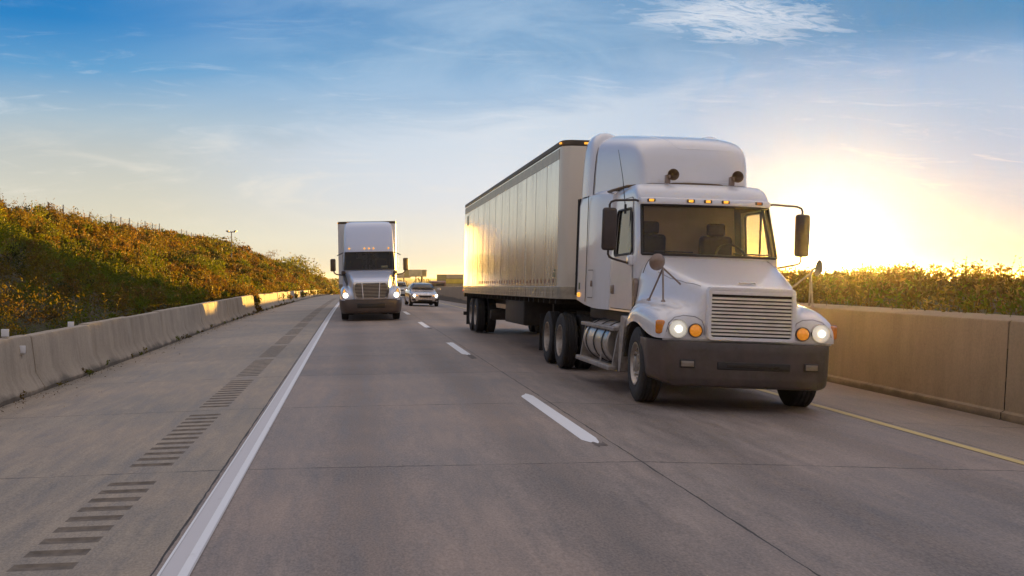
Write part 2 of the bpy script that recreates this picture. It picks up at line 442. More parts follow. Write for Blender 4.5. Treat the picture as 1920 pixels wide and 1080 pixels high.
protos = [barrier_mesh(4.0, s).build('concrete_barrier', M['barrier'], smooth=28) for s in range(4)]
first = [True]*4
def place_barrier(y, k, label, tilt=0.0, dx=0.0, h=1.0):
    o = protos[k % 4]
    if first[k % 4]: first[k % 4] = False
    else: o = o.copy(); COL.objects.link(o)
    za, zb = road_z(BX, y), road_z(BX, y+4)
    o.location = (BX+dx, y, za); o.rotation_euler = (math.atan2(zb-za, 4), tilt, random.uniform(-.003, .003)); o.scale = (1, 1, h)
    tag(o, label, 'barrier', 'roadside concrete barrier sections')
y = 14.2; k = 0
while y < 58:
    lab = ['concrete barrier section cut by the photo\'s left edge, with two pale reflectors near its end', 'second stained concrete barrier section, just past the pair of reflectors',
           'third concrete barrier section, with one small reflector lying on its top'][k] if k < 3 else ORD[k] + ' grey concrete barrier section counted from the photo\'s left edge along the shoulder'
    place_barrier(y, k, lab, random.uniform(-.012, .012), random.uniform(-.015, .015), random.uniform(.985, 1.015)); y += 4.0; k += 1
y0b = y + 2.6; y = y0b; n = 0
while y < 138:
    place_barrier(y, k, ORD[n] + ' sunlit concrete barrier section beyond the bush growing through the gap in the barrier', random.uniform(-.01, .01), random.uniform(-.02, .02), random.uniform(.97, 1.02))
    y += 4.0; k += 1; n += 1
rows = [[(BX+px, q, road_z(BX, q)+pz) for px, pz in prof] for q in np.arange(y, 520, 4.0)]
tag(MB().grid(rows, closed=True).build('concrete_barrier', M['barrier'], smooth=28), 'far end of the sunlit concrete barrier dropping out of sight beside the leading truck', 'barrier')
for yy in (10.2, 6.2, 2.2, -1.8, -5.8):
    place_barrier(yy, k, 'concrete barrier section before the photo\'s left edge', 0, 0); k += 1
for o in list(COL.objects):   # sections standing wholly outside the picture are left out
    if o.get('label') == 'concrete barrier section before the photo\'s left edge': bpy.data.objects.remove(o)

# pale marker reflectors on the barrier
def reflector(loc, rz, label):
    t = thing('barrier_reflector', label, 'reflector', loc, (0, 0, rz), 'barrier reflectors')
    MB().box(-.062, .062, -.012, .012, .03, .15, .008).build('face', M['reflector'], t)
    MB().box(-.05, .05, -.03, .05, 0, .03, .006).build('bracket', M['post'], t)
reflector((BX-.35, 17.2, road_z(BX, 17.2)+.95), .15, 'white square reflector standing on top of the near barrier')
reflector((BX-.19, 17.55, road_z(BX, 17.5)+.66), .15, 'white square reflector fixed to the road face of the near barrier')
reflector((BX-.35, 21.2, road_z(BX, 21.2)+.90), .15, 'small white reflector low on the barrier top, beyond the near pair')

# ------------------------------------------------------------------ median wall
wp = [(8.50, -.05), (8.50, .10), (8.545, .125), (8.61, 1.27), (8.625, 1.30), (8.65, 1.312), (9.48, 1.33), (9.50, 1.31), (9.52, -.3)]
ws = [q for q in np.concatenate([np.arange(-40, 120, 6.0), np.arange(120, 470, 12.0)])]
mw = MB()
for a, b in zip(ws[:-1], ws[1:]):
    for ya, yb, ins in ((a, a+.02, .018), (a+.02, b, 0)):
        mw.grid([[(x+ins, q, road_z(8.5, q)+z-ins*.5) for x, z in wp] for q in (ya, yb)])
tag(mw.build('median_wall', M['wall'], smooth=25), 'tall smooth concrete median wall along the yellow line', 'wall')

# ------------------------------------------------------------------ terrain
CR_Y = [-200, 75, 105, 150, 200, 310, 400, 500, 620, 3000]; CR_Z = [4.2, 4.25, 4.75, 4.5, 3.6, 1.7, -.6, -3.6, -7.2, -7.3]
def vn(x, y):   # smooth rolling variation
    return .35*math.sin(x*.31+1.3)*math.sin(y*.17+.4) + .22*math.sin(x*.7+y*.43) + .14*math.sin(y*1.1-x*.9)
FAR = -7.3
def hill(x, y):
    rz = float(cross(max(-5.9, min(x, 9.5))) - dz(y))
    if x < -5.6:
        c = float(np.interp(y, CR_Y, CR_Z)); t = min(1, (-5.6-x)/10.4)
        s = t*.75 + .25*(t*t*(3-2*t)); z = rz+.30 + (c-rz-.30)*s
        z += vn(x, y)*min(1, t*2.5)*.55
        if x < -18: z = z + (min(c, 3.2) - c)*min(1, (-18-x)/40)
        if x < -60: z += (FAR - z)*min(1, (-60-x)/400)
        return z
    if x > 9.5:
        near = max(0.0, min(1.0, (92-y)/22)); base = -float(dz(y))-.35
        up = .80 + .45*min(1, (x-9.5)/9) + .15*vn(x, y)
        z = base + (up+.35)*near
        if x > 60: z += (FAR - z)*min(1, (x-60)/400)
        return z
    return rz - .35
TX = [-3500, -1500, -700, -400, -240, -140, -90, -60, -45, -34, -27, -22, -19] + [x for x in np.arange(-17.5, -5.5, .75)] + [-5.55, -4, 0, 4, 9.2, 9.55, 10.4, 11.5, 13, 15, 17, 20, 24, 30, 40, 60, 90, 140, 240, 400, 700, 1500, 3500]
TY = [-90] + [y for y in np.arange(-60, 10, 4.0)] + ystations(10, 700)[:-1] + [700, 800, 1000, 1400, 2000, 3000, 4500]
tag(MB().grid([[(x, y, hill(x, y)) for x in TX] for y in TY]).build('ground', M['soil'], smooth=180, fixn=False), kind='structure')

# ------------------------------------------------------------------ foliage made of leaf-sized faces
def leaf_object(name, C, L, Wd, D, T, material, parent=None):
    """C centres, L half length, Wd half width, D axis (unit), T tint; one kite-shaped face per leaf"""
    n = len(C); r = rng.normal(size=(n, 3)); s = np.cross(D, r); s /= np.linalg.norm(s, axis=1, keepdims=True)+1e-9
    L = np.asarray(L).reshape(-1, 1); Wd = np.asarray(Wd).reshape(-1, 1)
    v = np.stack([C-D*L, C-D*L*.1+s*Wd, C+D*L, C-D*L*.1-s*Wd], 1).reshape(-1, 3).astype(np.float32)
    me = bpy.data.meshes.new(name); me.vertices.add(4*n); me.vertices.foreach_set('co', v.ravel())
    me.loops.add(4*n); me.loops.foreach_set('vertex_index', np.arange(4*n, dtype=np.int32))
    me.polygons.add(n); me.polygons.foreach_set('loop_start', np.arange(0, 4*n, 4, dtype=np.int32))
    me.update(calc_edges=True)
    at = me.attributes.new('tint', 'FLOAT_COLOR', 'FACE')
    at.data.foreach_set('color', np.concatenate([T, np.ones((n, 1))], 1).astype(np.float32).ravel())
    me.materials.append(material)
    o = bpy.data.objects.new(name, me); COL.objects.link(o)
    if parent: o.parent = parent
    return o
def unit(a): return a/(np.linalg.norm(a, axis=-1, keepdims=True)+1e-9)
PAL = {'green': (.075, .105, .010), 'lime': (.14, .17, .012), 'olive': (.098, .088, .014), 'brown': (.092, .066, .022), 'rust': (.115, .076, .020), 'straw': (.17, .125, .05), 'dark': (.032, .042, .012)}
def shrub(bx, by, bz, r, h, n, size, tint, up=.35, lump=3):
    """leaves of one bush spread through several lobes"""
    lc = np.column_stack([rng.uniform(-.55, .55, lump)*r, rng.uniform(-.55, .55, lump)*r, rng.uniform(.35, .8, lump)*h]); lr = rng.uniform(.35, .62, lump)*r
    k = rng.integers(0, lump, n); d = unit(rng.normal(size=(n, 3))); rad = rng.uniform(.25, 1, n)**.45
    C = lc[k] + d*rad[:, None]*lr[k][:, None]*np.array([1, 1, .9*max(.6, h/r*.7)])
    C[:, 2] = np.abs(C[:, 2]); C += (bx, by, bz)
    D = unit(d*.5 + rng.normal(size=(n, 3))*.7 + np.array([0, 0, up]))
    Ls = size*rng.uniform(.6, 1.4, n); T = np.array(tint)*rng.uniform(.65, 1.4, (n, 1))*rng.uniform(.9, 1.1, (n, 3))
    return C, Ls, Ls*rng.uniform(.28, .5, n), D, T
def stalks(bx, by, bz, n, h, spread, tint, w):
    """upright weed stems with small leaves up them"""
    cs, ls, ws_, ds, ts = [], [], [], [], []
    for i in range(n):
        b = np.array([bx, by, bz]) + np.append(rng.normal(size=2)*spread, 0); lean = np.append(rng.normal(size=2)*.16, 1.0); lean /= np.linalg.norm(lean); hh = h*rng.uniform(.55, 1.15)
        cs.append(b+lean*hh/2); ls.append(hh/2); ws_.append(w); ds.append(lean); ts.append(np.array(tint)*rng.uniform(.6, 1.1))
        m = int(5 + 8*rng.random())
        for q in range(m):
            t = rng.uniform(.3, 1.03); d = unit(np.append(rng.normal(size=2), .5)); l = (.065 if t < .85 else .04)*rng.uniform(.5, 1.2)*(1+w*45)
            cs.append(b+lean*hh*t + d*l*.8); ls.append(l*.8); ws_.append(l*.28); ds.append(d); ts.append(np.array(tint)*rng.uniform(.8, 1.6))
    return np.array(cs), np.array(ls), np.array(ws_), np.array(ds), np.array(ts)
def gather(lst): return [np.concatenate([a[i] for a in lst]) for i in range(5)]
def patch_tint(x, y):
    a = math.sin(x*.55+y*.16)+math.sin(y*.21-x*.3+2)+rng.normal()*.75
    top = (-x-5.6)/10.4
    if y < 42 and top > .45 and a > -1.0: return PAL['lime' if rng.random() < .45 else 'green']
    if y < 50 and a > .8: return PAL['green']
    q = rng.random()
    if top > .62 and y > 45: return PAL['rust'] if q < .16 else PAL['straw'] if q < .24 else PAL['olive'] if q < .68 else PAL['green'] if q < .84 else PAL['brown']
    if a > .9: return PAL['green'] if q < .6 else PAL['olive']
    if a < -.8: return PAL['brown'] if q < .5 else PAL['dark'] if q < .75 else PAL['olive']
    return PAL['olive'] if q < .50 else PAL['brown'] if q < .76 else PAL['green'] if q < .95 else PAL['rust']
lst = []
y = 9.0
while y < 430:
    step = max(.62, y*.013)
    x = -5.95
    while x > -20:
        bx = x + rng.normal()*.25*step; by = y + rng.uniform(-.5, .5)*step
        if bx > -5.9: bx = -5.9
        edge = (-bx-5.6)/10.4
        r = step*rng.uniform(.55, 1.05)*(1 if edge > .12 else .7); h = rng.uniform(.45, 1.0)*(.55 if edge < .12 else .85)*(1 + .2*step*.5)
        if edge > .72: h *= 1.35; r *= 1.15
        n = int(rng.uniform(.7, 1.2)*(300 if y < 30 else 230 if y < 60 else 140 if y < 130 else 80)*(r/.6)**.8)
        if y < 130 and edge > 1.15 and rng.random() < .5: x -= step; continue
        size = max(.030, .00125*y)*rng.uniform(.7, 1.25)
        lst.append(shrub(bx, by, hill(bx, by)-.08, r, h, n, size, patch_tint(bx, by)))
        if rng.random() < (.30 if edge > .75 else .10) and 24 < y < 170:
            lst.append(stalks(bx, by, hill(bx, by), int(rng.integers(2, 7)), rng.uniform(.8, 1.5)*(1.15 if edge > .75 else .9), .3, PAL[['brown', 'straw', 'olive', 'olive'][rng.integers(0, 4)]], max(.004, .00016*y)))
        x -= step*.95
    y += step
for i in range(95):   # bigger darker bushes scattered through the scrub
    by = 20 + 190*rng.random()**1.3; bx = -6.8 - 10.5*rng.random(); rr = rng.uniform(.8, 1.6)
    lst.append(shrub(bx, by, hill(bx, by)-.1, rr, rng.uniform(1.0, 1.7)*(1 if bx < -8 else .8), int(700 if by < 60 else 420), max(.035, .00125*by), PAL[['dark', 'olive', 'green', 'dark', 'brown'][rng.integers(0, 5)]], .4, 5))
tag(leaf_object('hillside_scrub', *gather(lst), M['leaf']), 'olive and rust coloured scrub covering the bank behind the roadside barrier', 'scrub', kind='stuff')

# grit, dead leaves and small weeds caught along the foot of the barrier
cs = []
for i in range(1100):
    yy = 13 + 75*rng.random()**1.6; xx = -5.27 + abs(rng.normal())*.16 + .02
    if rng.random() < .12: xx += rng.uniform(0, 1.2)
    s = rng.uniform(.004, .013)*(1+yy*.012)
    cs.append((np.array([[xx, yy, road_z(xx, yy)+s*.5]]), [s], [s*.7], unit(rng.normal(size=(1, 3))), np.array([[.10, .08, .055]])*rng.uniform(.4, 1.6)))
for i in range(60):
    yy = 15 + 80*rng.random(); xx = -5.22 + rng.uniform(-.03, .05)
    cs.append(shrub(xx, yy, road_z(xx, yy), rng.uniform(.05, .16), rng.uniform(.06, .2), 26, .02*(1+yy*.015), PAL[['olive', 'green', 'brown'][rng.integers(0, 3)]], .6, 2))
tag(leaf_object('roadside_litter', *gather([[np.asarray(q) for q in a] for a in cs]), M['leaf']), 'grit, dead leaves and small weeds along the foot of the barrier', 'litter', kind='stuff')

# tall weeds and scrub behind the median wall
lst = []
y = 14.0
while y < 88:
    x = 9.75
    while x < 24:
        bx = x+rng.normal()*.2; by = y+rng.uniform(-.5, .5); bz = hill(bx, by)-.05
        top = .92 if y < 46 else .85
        dip = 1.0 if not (27 < by < 36 and bx > 11) else .80
        tint = PAL[['green', 'olive', 'brown', 'brown', 'olive', 'straw'][rng.integers(0, 6)]]
        if x < 14 or rng.random() < .5:
            lst.append(shrub(bx, by, bz, rng.uniform(.5, .85), rng.uniform(.7, 1.0)*top*dip, int(85 if y < 45 else 55), max(.05, .0018*y), tint, .7))
        if x < 16.5 or rng.random() < .4:
            lst.append(stalks(bx, by, bz, int(rng.integers(3, 7)), rng.uniform(.85, 1.18)*top*dip, .4, tint, max(.006, .0004*y)))
        x += rng.uniform(.75, 1.1)
    y += rng.uniform(.75, 1.05)
tag(leaf_object('roadside_thicket', *gather(lst), M['leaf']), 'tall golden green weeds massed behind the median wall', 'thicket', kind='stuff')

# ------------------------------------------------------------------ single plants and trees
def tree(name, label, cat, loc, h, r, n, leaf, tints, trunk_r, limbs=6, crown_base=.3, group=None, gap=.0):
    t = thing(name, label, cat, loc, (0, 0, 0), group); rd = random.Random(hash((round(loc[0]*10), round(loc[1]*10))) & 0xffff)
    tb = MB(); th = h*.78
    pts = [(rd.uniform(-.04, .04)*h*q, rd.uniform(-.04, .04)*h*q, th*q) for q in (0, .3, .6, 1)]
    tb.tube(pts, [trunk_r, trunk_r*.8, trunk_r*.5, trunk_r*.15], 7)
    tips = [Vector(pts[-1])]
    for i in range(limbs):
        q = rd.uniform(crown_base, .85); a = rd.uniform(0, 6.28); l = r*rd.uniform(.55, .95)*(1-.35*q)
        p = Vector((0, 0, th*q)); e = p + Vector((math.cos(a)*l, math.sin(a)*l, l*rd.uniform(.3, .9)))
        tb.tube([p, p.lerp(e, .5)+Vector((0, 0, -.04*l)), e], [trunk_r*.42, trunk_r*.26, trunk_r*.07], 5); tips += [e, p.lerp(e, .6)]
    tb.build('trunk', M['bark'], t)
    parts = []
    for e in tips:
        rr = r*rd.uniform(.26, .5); m = max(8, int(n/len(tips)))
        d = unit(rng.normal(size=(m, 3))); C = np.array(e)+d*(rng.uniform(.1, 1, m)**.5)[:, None]*rr*np.array([1, 1, .8])
        C[:, 2] = np.maximum(C[:, 2], h*.06)
        tint = np.array(PAL[tints[rd.randrange(len(tints))]])*rd.uniform(.75, 1.25)
        Ls = leaf*rng.uniform(.6, 1.4, m); parts.append((C, Ls, Ls*.45, unit(d*.4+rng.normal(size=(m, 3))), tint*rng.uniform(.7, 1.35, (m, 1))*np.ones((m, 3))))
    leaf_object('crown', *gather(parts), M['leaf'], t)
    return t
def at(px, d):  # across position seen at photo column px, d metres ahead
    return (px-663)*d/2000
def zat(py, d): return 1.711-(py-518)*d/2000
def plant(px, d, topy, r, n, leaf, tints, label, cat, name, sink=.1, **k):
    x = at(px, d); b = hill(x, d)-sink; tree(name, label, cat, (x, d, b), zat(topy, d)-b, r, n, leaf, tints, k.pop('tr', .03), **k)
# crest saplings that stand out of the scrub
plant(65, 49, 372, .95, 260, .055, ['lime', 'green'], 'bushy lime green sapling on the near crest of the bank at the far left', 'sapling', 'sapling')
plant(100, 54, 371, .8, 200, .055, ['rust', 'olive'], 'rust tinted sapling on the bank crest next to the lime green one', 'sapling', 'sapling')
plant(172, 60, 386, .9, 260, .06, ['green', 'olive'], 'leafy green sapling on the crest in front of the fence start', 'sapling', 'sapling')
plant(228, 66, 400, .6, 90, .06, ['olive'], 'thin sparse sapling on the crest beside the fence', 'sapling', 'sapling')
plant(282, 75, 415, .8, 160, .07, ['green'], 'small round green sapling above the middle of the fence', 'sapling', 'sapling')
plant(318, 80, 424, .7, 140, .07, ['rust'], 'reddish brown pointed sapling between fence posts', 'sapling', 'sapling')
plant(405, 99, 436, 1.3, 260, .09, ['green', 'lime'], 'green forked sapling left of the lamp pole on the crest', 'sapling', 'sapling')
plant(424, 104, 432, 1.5, 280, .09, ['green', 'olive'], 'broad green sapling right beside the lamp pole on the crest', 'sapling', 'sapling')
plant(448, 108, 440, 1.2, 50, .08, ['brown'], 'almost bare twiggy sapling just right of the lamp pole', 'sapling', 'sapling', limbs=10)
plant(508, 140, 464, 1.7, 60, .10, ['brown', 'olive'], 'spiky bare topped sapling halfway down the far crest', 'sapling', 'sapling', limbs=12)
plant(540, 168, 486, 3.2, 750, .17, ['green', 'lime'], 'rounded green tree at the far end of the bank crest', 'tree', 'tree', tr=.12, limbs=9)
plant(556, 185, 480, 3.6, 800, .18, ['green', 'olive'], 'tallest green tree at the far end of the bank crest', 'tree', 'tree', tr=.14, limbs=9)
plant(574, 205, 497, 3.4, 700, .2, ['green', 'lime'], 'lower green tree right of the tallest tree on the far bank', 'tree', 'tree', tr=.13, limbs=9)
plant(590, 232, 514, 3.0, 500, .22, ['olive', 'green'], 'last olive tree where the bank falls to the road', 'tree', 'tree', tr=.12, limbs=8)
# bush that grows through the barrier gap
bx, by = -5.75, y0b-1.3
tt = thing('bush', 'dark leafy bush growing through the gap in the roadside barrier', 'bush', (bx, by, road_z(-5.3, by)-.05))
mb = MB()
for i in range(9):
    a = i*.7; mb.tube([(0, 0, 0), (math.cos(a)*.25, math.sin(a)*.25, .7), (math.cos(a)*.5, math.sin(a)*.5, 1.3)], [.025, .018, .006], 5)
mb.build('stem', M['bark'], tt)
ps = [shrub(.15, 0, 0, .8, 1.1, 420, .085, PAL['dark']), shrub(-.5, .3, .5, 1.0, 1.2, 420, .085, PAL['olive']), shrub(-.3, -1.0, .5, .9, 1.1, 320, .08, PAL['brown']), shrub(.45, .1, 0, .45, .4, 160, .07, PAL['rust'])]
leaf_object('leaves', *gather(ps), M['leaf'], tt)
# trees far down the road
far = [(607, 470, 534, 'hazy round tree at the foot of the bank, leftmost of the distant pair'), (619, 430, 521, 'taller hazy tree of the distant pair left of the leading truck'),
       (745, 430, 527, 'distant hazy tree showing above the white car'), (775, 400, 529, 'distant tree under the left end of the pale billboard'), (787, 440, 532, 'distant dark tree between the billboard posts'),
       (803, 420, 534, 'distant low tree right of the billboard posts'), (817, 470, 530, 'distant tree behind the silver sedan and red van'), (846, 380, 541, 'distant tree under the yellow hoarding'), (628, 500, 525, 'distant hazy tree touching the leading truck\'s left mirror')]
for px, d, ty, lab in far:
    plant(px, d, ty, 2.6+random.random()*.9, 300, .42, ['olive', 'green', 'dark'], lab, 'tree', 'tree', sink=.3, tr=.16, limbs=8, crown_base=.12)
lst = []
for i in range(420):
    d = rng.uniform(640, 900); x = rng.uniform(-90, 420)
    lst.append(shrub(x, d, hill(x, d)-.5, rng.uniform(4, 8), rng.uniform(3, 8.5) , 60, 1.1, PAL[['olive', 'green', 'dark'][rng.integers(0, 3)]], .2))
tag(leaf_object('far_woods', *gather(lst), M['leaf']), 'hazy belt of far trees along the horizon', 'woods', kind='stuff')

# ------------------------------------------------------------------ fence on the crest
fx = -16.6
ft = thing('chain_link_fence', 'sagging chain link fence on posts along the crest of the bank', 'fence', (fx, 58, hill(fx, 58)))
b0 = hill(fx, 58); wires = MB(); fy = [58+3.0*i for i in range(34)]
for i, q in enumerate(fy):
    z = hill(fx, q)-b0; hgt = 1.52+random.uniform(-.04, .04)
    MB().tube([(0, q-58, z-.2), (random.uniform(-.03, .03), q-58, z+hgt)], .034, 7).build('post', M['post'], ft)
for a, b in zip(fy[:-1], fy[1:]):
    za, zb = hill(fx, a)-b0, hill(fx, b)-b0
    for hh in (.15, 1.46): wires.tube([(0, a-58, za+hh), (0, (a+b)/2-58, (za+zb)/2+hh-.04), (0, b-58, zb+hh)],   .007, 4)
    nn = 15
    for j in range(nn):
        for s in (1, -1):
            u0, u1 = j/nn, j/nn+s*.42
            uu = max(0, min(1, u1)); tt_ = abs(uu-u0)/.42
            p = (0, a-58+u0*3, za+(zb-za)*u0+.15); e = (0, a-58+uu*3, za+(zb-za)*uu+.15+1.3*tt_)
            wires.tube([p, e], .0028, 3, cap=False)
wires.build('wire_mesh', M['wire'], ft)
# lamp pole by the fence
x = at(434, 107); b = hill(x, 107); H = zat(434, 107)-b
t = thing('lamp_pole', 'slim lamp pole with a short cross arm on the bank crest', 'lamp pole', (x, 107, b))
MB().tube([(0, 0, -.2), (0, 0, H)], [.07, .05], 8).build('pole', M['post'], t)
MB().box(-.42, .42, -.05, .05, H-.10, H, .02).box(-.55, -.25, -.09, .09, H-.02, H+.1, .02).box(.25, .55, -.09, .09, H-.02, H+.1, .02).build('lamp_head', M['bronze'], t)

# ------------------------------------------------------------------ billboards beyond the road
def billboard(label, d, x0, x1, y0, y1, panels, posts, lean=0):
    xa, xb = at(x0, d), at(x1, d); za, zb = zat(y1, d), zat(y0, d); xm = (xa+xb)/2; g0 = hill(xm, d)
    t = thing('billboard', label, 'billboard', (xm, d, g0))
    fr = MB().box(xa-xm, xb-xm, .12, .5, za-g0, zb-g0, .05); fr.build('frame', M['board_b'], t)
    for (u0, u1, v0, v1, mk) in panels:
        w, h = xb-xa, zb-za
        p = MB().box(xa-xm+w*u0, xa-xm+w*u1, 0, .118, za-g0+h*v0, za-g0+h*v1, .03).build('panel', M[mk], t)
    for px, wpx in posts:
        x = at(px, d)-xm; r = wpx*d/4000
        MB().tube([(x, .35, -1), (x, .35, za-g0+.1)], r, 10).build('post', M['chassis'], t)
    MB().box(xa-xm, xb-xm, -.9, .1, za-g0-.25, za-g0-.10).build('catwalk', M['chassis'], t)
billboard('pale green billboard on two posts above the silver sedan', 430, 758, 800, 505.5, 518.5, [(.02, .20, .04, .96, 'board_g'), (.21, .80, .04, .96, 'board'), (.81, .98, .04, .96, 'board_b')], [(780, 2.4), (791, 4)])
billboard('small grey billboard half hidden behind the leading truck\'s mirror', 520, 737, 770, 513, 521, [(.03, .97, .05, .95, 'board_c')], [(757, 2)])
billboard('olive and grey hoarding with a yellow lower panel beside the trailer', 300, 819, 905, 514.5, 540, [(.0, .20, .55, .98, 'board_g'), (.21, .97, .70, .98, 'board_c'), (.20, .97, .33, .64, 'board_y'), (.2, .9, .18, .25, 'board_c')], [(845, 3), (880, 3)])

# ------------------------------------------------------------------ sky, sun, air, camera
SUN_PX = (1545, 478)
sd = Vector(((SUN_PX[0]-663)/2000, 1, (518-SUN_PX[1])/2000)).normalized()
EL = math.asin(sd.z); AZ = math.atan2(sd.x, sd.y)
w = bpy.data.worlds.new('World'); S.world = w; w.use_nodes = True
g = G(w.node_tree); g.n.clear()
out = g.new('ShaderNodeOutputWorld'); dirv = g.new('ShaderNodeTexCoord').outputs['Generated']
x, y, z = g.sep(dirv)
sky = g.new('ShaderNodeTexSky'); sky.sky_type = 'NISHITA'; sky.sun_disc = False; sky.sun_elevation = EL; sky.sun_rotation = AZ; sky.dust_density = .4
b1 = g.new('ShaderNodeBackground'); g.l.new(sky.outputs[0], b1.inputs[0]); b1.inputs[1].default_value = .003
dot = g.new('ShaderNodeVectorMath', operation='DOT_PRODUCT'); g.put(dot.inputs[0], dirv); dot.inputs[1].default_value = sd
dt = g.m('MAXIMUM', dot.outputs['Value'], 0.0)
zz = g.m('MULTIPLY', z, 1/.30, clamp=True)
rampA = g.ramp(zz, [(0.0, (.88, .76, .50)), (.11, (.84, .79, .60)), (.20, (.74, .71, .58)), (.38, (.56, .60, .59)), (.48, (.42, .55, .65)), (.62, (.13, .37, .66)), (.76, (.020, .235, .59)), (1.0, (.006, .17, .50))])
rampB = g.ramp(zz, [(0.0, (.92, .82, .52)), (.12, (.88, .85, .70)), (.22, (.74, .76, .75)), (.36, (.56, .64, .76)), (.48, (.42, .56, .74)), (.58, (.23, .43, .69)), (.67, (.065, .28, .56)), (1.0, (.012, .19, .46))])
rampC = g.ramp(zz, [(0.0, (.46, .46, .40)), (.12, (.30, .44, .62)), (.30, (.24, .43, .70)), (.48, (.22, .44, .72)), (.60, (.16, .38, .68)), (.69, (.05, .26, .54)), (1.0, (.012, .19, .46))])
near = g.mr(dot.outputs['Value'], .80, .985)
col = g.mix(near, rampA, rampB)
col = g.mix(g.mr(dot.outputs['Value'], .966, .996), col, rampC)
# high thin cloud
ty = g.m('MAXIMUM', y, .05); ta = g.m('DIVIDE', x, ty); te = g.m('DIVIDE', z, ty)
pl = g.comb(g.m('DIVIDE', x, g.m('ADD', z, .10)), g.m('DIVIDE', y, g.m('ADD', z, .10)), 0.0)
n1 = g.noise(g.vscale(g.comb(ta, te, 0.0), 5.5, 24, 1), 1.0, 9, .62, .9)
n2 = g.noise(g.vscale(pl, .9, .5, 1), 1.0, 8, .62, .6)
n3 = g.noise(g.vscale(g.comb(g.m('ADD', ta, g.m('MULTIPLY', te, 1.2)), te, 0.0), 9, 60, 1), 1.0, 9, .68, 1.2)
edge = g.m('ADD', g.m('SUBTRACT', g.m('ADD', .152, g.m('MULTIPLY', ta, .118)), te), g.m('ADD', g.m('MULTIPLY', g.m('SUBTRACT', n1, .5), .085), g.m('MULTIPLY', g.m('SUBTRACT', n3, .5), .03)))
sheet = g.m('MULTIPLY', g.mr(edge, -.004, .032), g.mr(ta, -.22, .14))
sheet = g.m('MULTIPLY', sheet, g.mr(te, .02, .10, .25, .92))
sheet = g.m('MULTIPLY', sheet, g.m('MULTIPLY', g.mr(ta, .30, .62, 1, .35), g.mr(dot.outputs['Value'], .955, .990, 1, .30)))
col = g.mix(sheet, col, (.78, .82, .88))
veil = g.m('MULTIPLY', g.m('MULTIPLY', g.mr(g.m('ABSOLUTE', g.m('SUBTRACT', ta, .13)), .03, .42, 1, 0), g.mr(n1, .25, .75, .22, .62)), g.mr(te, .05, .14))
col = g.mix(veil, col, (.52, .68, .85))
ex = g.m('DIVIDE', g.m('SUBTRACT', ta, .372), .098); n4 = g.noise(g.vscale(g.comb(ta, g.m('ADD', te, g.m('MULTIPLY', ta, .10)), 0.0), 15, 85, 1), 1.0, 10, .7, 1.6)
ey = g.m('DIVIDE', g.m('SUBTRACT', te, g.m('SUBTRACT', .240, g.m('MULTIPLY', g.m('SUBTRACT', ta, .372), .02))), .021)
el2 = g.m('ADD', g.m('MULTIPLY', ex, ex), g.m('MULTIPLY', ey, ey))
pt = g.m('MULTIPLY', g.mr(g.m('ADD', el2, g.m('ADD', g.m('MULTIPLY', g.m('SUBTRACT', n1, .5), 4.5), g.m('MULTIPLY', g.m('SUBTRACT', n4, .5), 7.0))), .0, 1.3, 1, 0), g.mr(n4, .34, .58, .15, 1))
col = g.mix(g.m('MULTIPLY', pt, .72), col, (.88, .92, .97))
wisp = g.m('MULTIPLY', g.mr(n3, .52, .78), g.m('MULTIPLY', g.mr(te, .03, .09), g.mr(te, .30, .13)))
col = g.mix(g.m('MULTIPLY', wisp, .40), col, g.mix(g.mr(te, .06, .17), (.95, .86, .70), (.86, .90, .95)))
lo = g.m('MULTIPLY', g.mr(n1, .48, .72), g.m('MULTIPLY', g.mr(te, .03, .06), g.mr(te, .16, .08)))
lo = g.m('MULTIPLY', lo, g.mr(dot.outputs['Value'], .94, .985, 1, .15))
col = g.mix(g.m('MULTIPLY', lo, .62), col, (.93, .87, .76))
# light round the sun
gl = g.m('POWER', dt, 120.0); gl2 = g.m('POWER', dt, 900.0); gl3 = g.m('POWER', dt, 16000.0)
col = g.mix(1.0, col, g.mix(1.0, (.09, .10, .10), g.comb(gl, gl, gl), 'MULTIPLY'), 'ADD')
col = g.mix(1.0, col, g.mix(1.0, (1.15, 1.08, .80), g.comb(gl2, gl2, gl2), 'MULTIPLY'), 'ADD')
col = g.mix(1.0, col, g.mix(1.0, (150, 120, 60), g.comb(gl3, gl3, gl3), 'MULTIPLY'), 'ADD')
# the half of the sky behind the viewer and overhead
back = g.mix(g.mr(z, 0, .5), (.58, .50, .50), (.50, .48, .53))
col = g.mix(g.mr(y, .45, -.25), col, back)
col = g.mix(g.m('MULTIPLY', g.mr(z, .33, .7), g.mr(y, -.2, .3)), col, (.98, .86, .83))
b2 = g.new('ShaderNodeBackground'); g.put(b2.inputs[0], col); b2.inputs[1].default_value = .33
ad = g.new('ShaderNodeAddShader'); g.l.new(b1.outputs[0], ad.inputs[0]); g.l.new(b2.outputs[0], ad.inputs[1]); g.l.new(ad.outputs[0], out.inputs[0])

sl = bpy.data.lights.new('sun', 'SUN'); sl.energy = 5.0; sl.angle = R(.5); sl.color = (1, .54, .09)
so = bpy.data.objects.new('sun', sl); COL.objects.link(so); so.rotation_euler = (-sd).to_track_quat('-Z', 'Y').to_euler()

hz = MB().box(-3600, 3600, -95, 4600, -10.5, 8.2).build('haze', [], smooth=0, fixn=True)
hm = bpy.data.materials.new('pale air'); hm.use_nodes = True; gh = G(hm.node_tree); gh.n.clear()
ho = gh.new('ShaderNodeOutputMaterial'); pv = gh.new('ShaderNodeVolumePrincipled')
pv.inputs['Color'].default_value = (.95, .95, .92, 1); pv.inputs['Density'].default_value = HAZE = .0001; pv.inputs['Anisotropy'].default_value = .90
gh.l.new(pv.outputs[0], ho.inputs['Volume']); hz.data.materials.append(hm); tag(hz, kind='stuff')

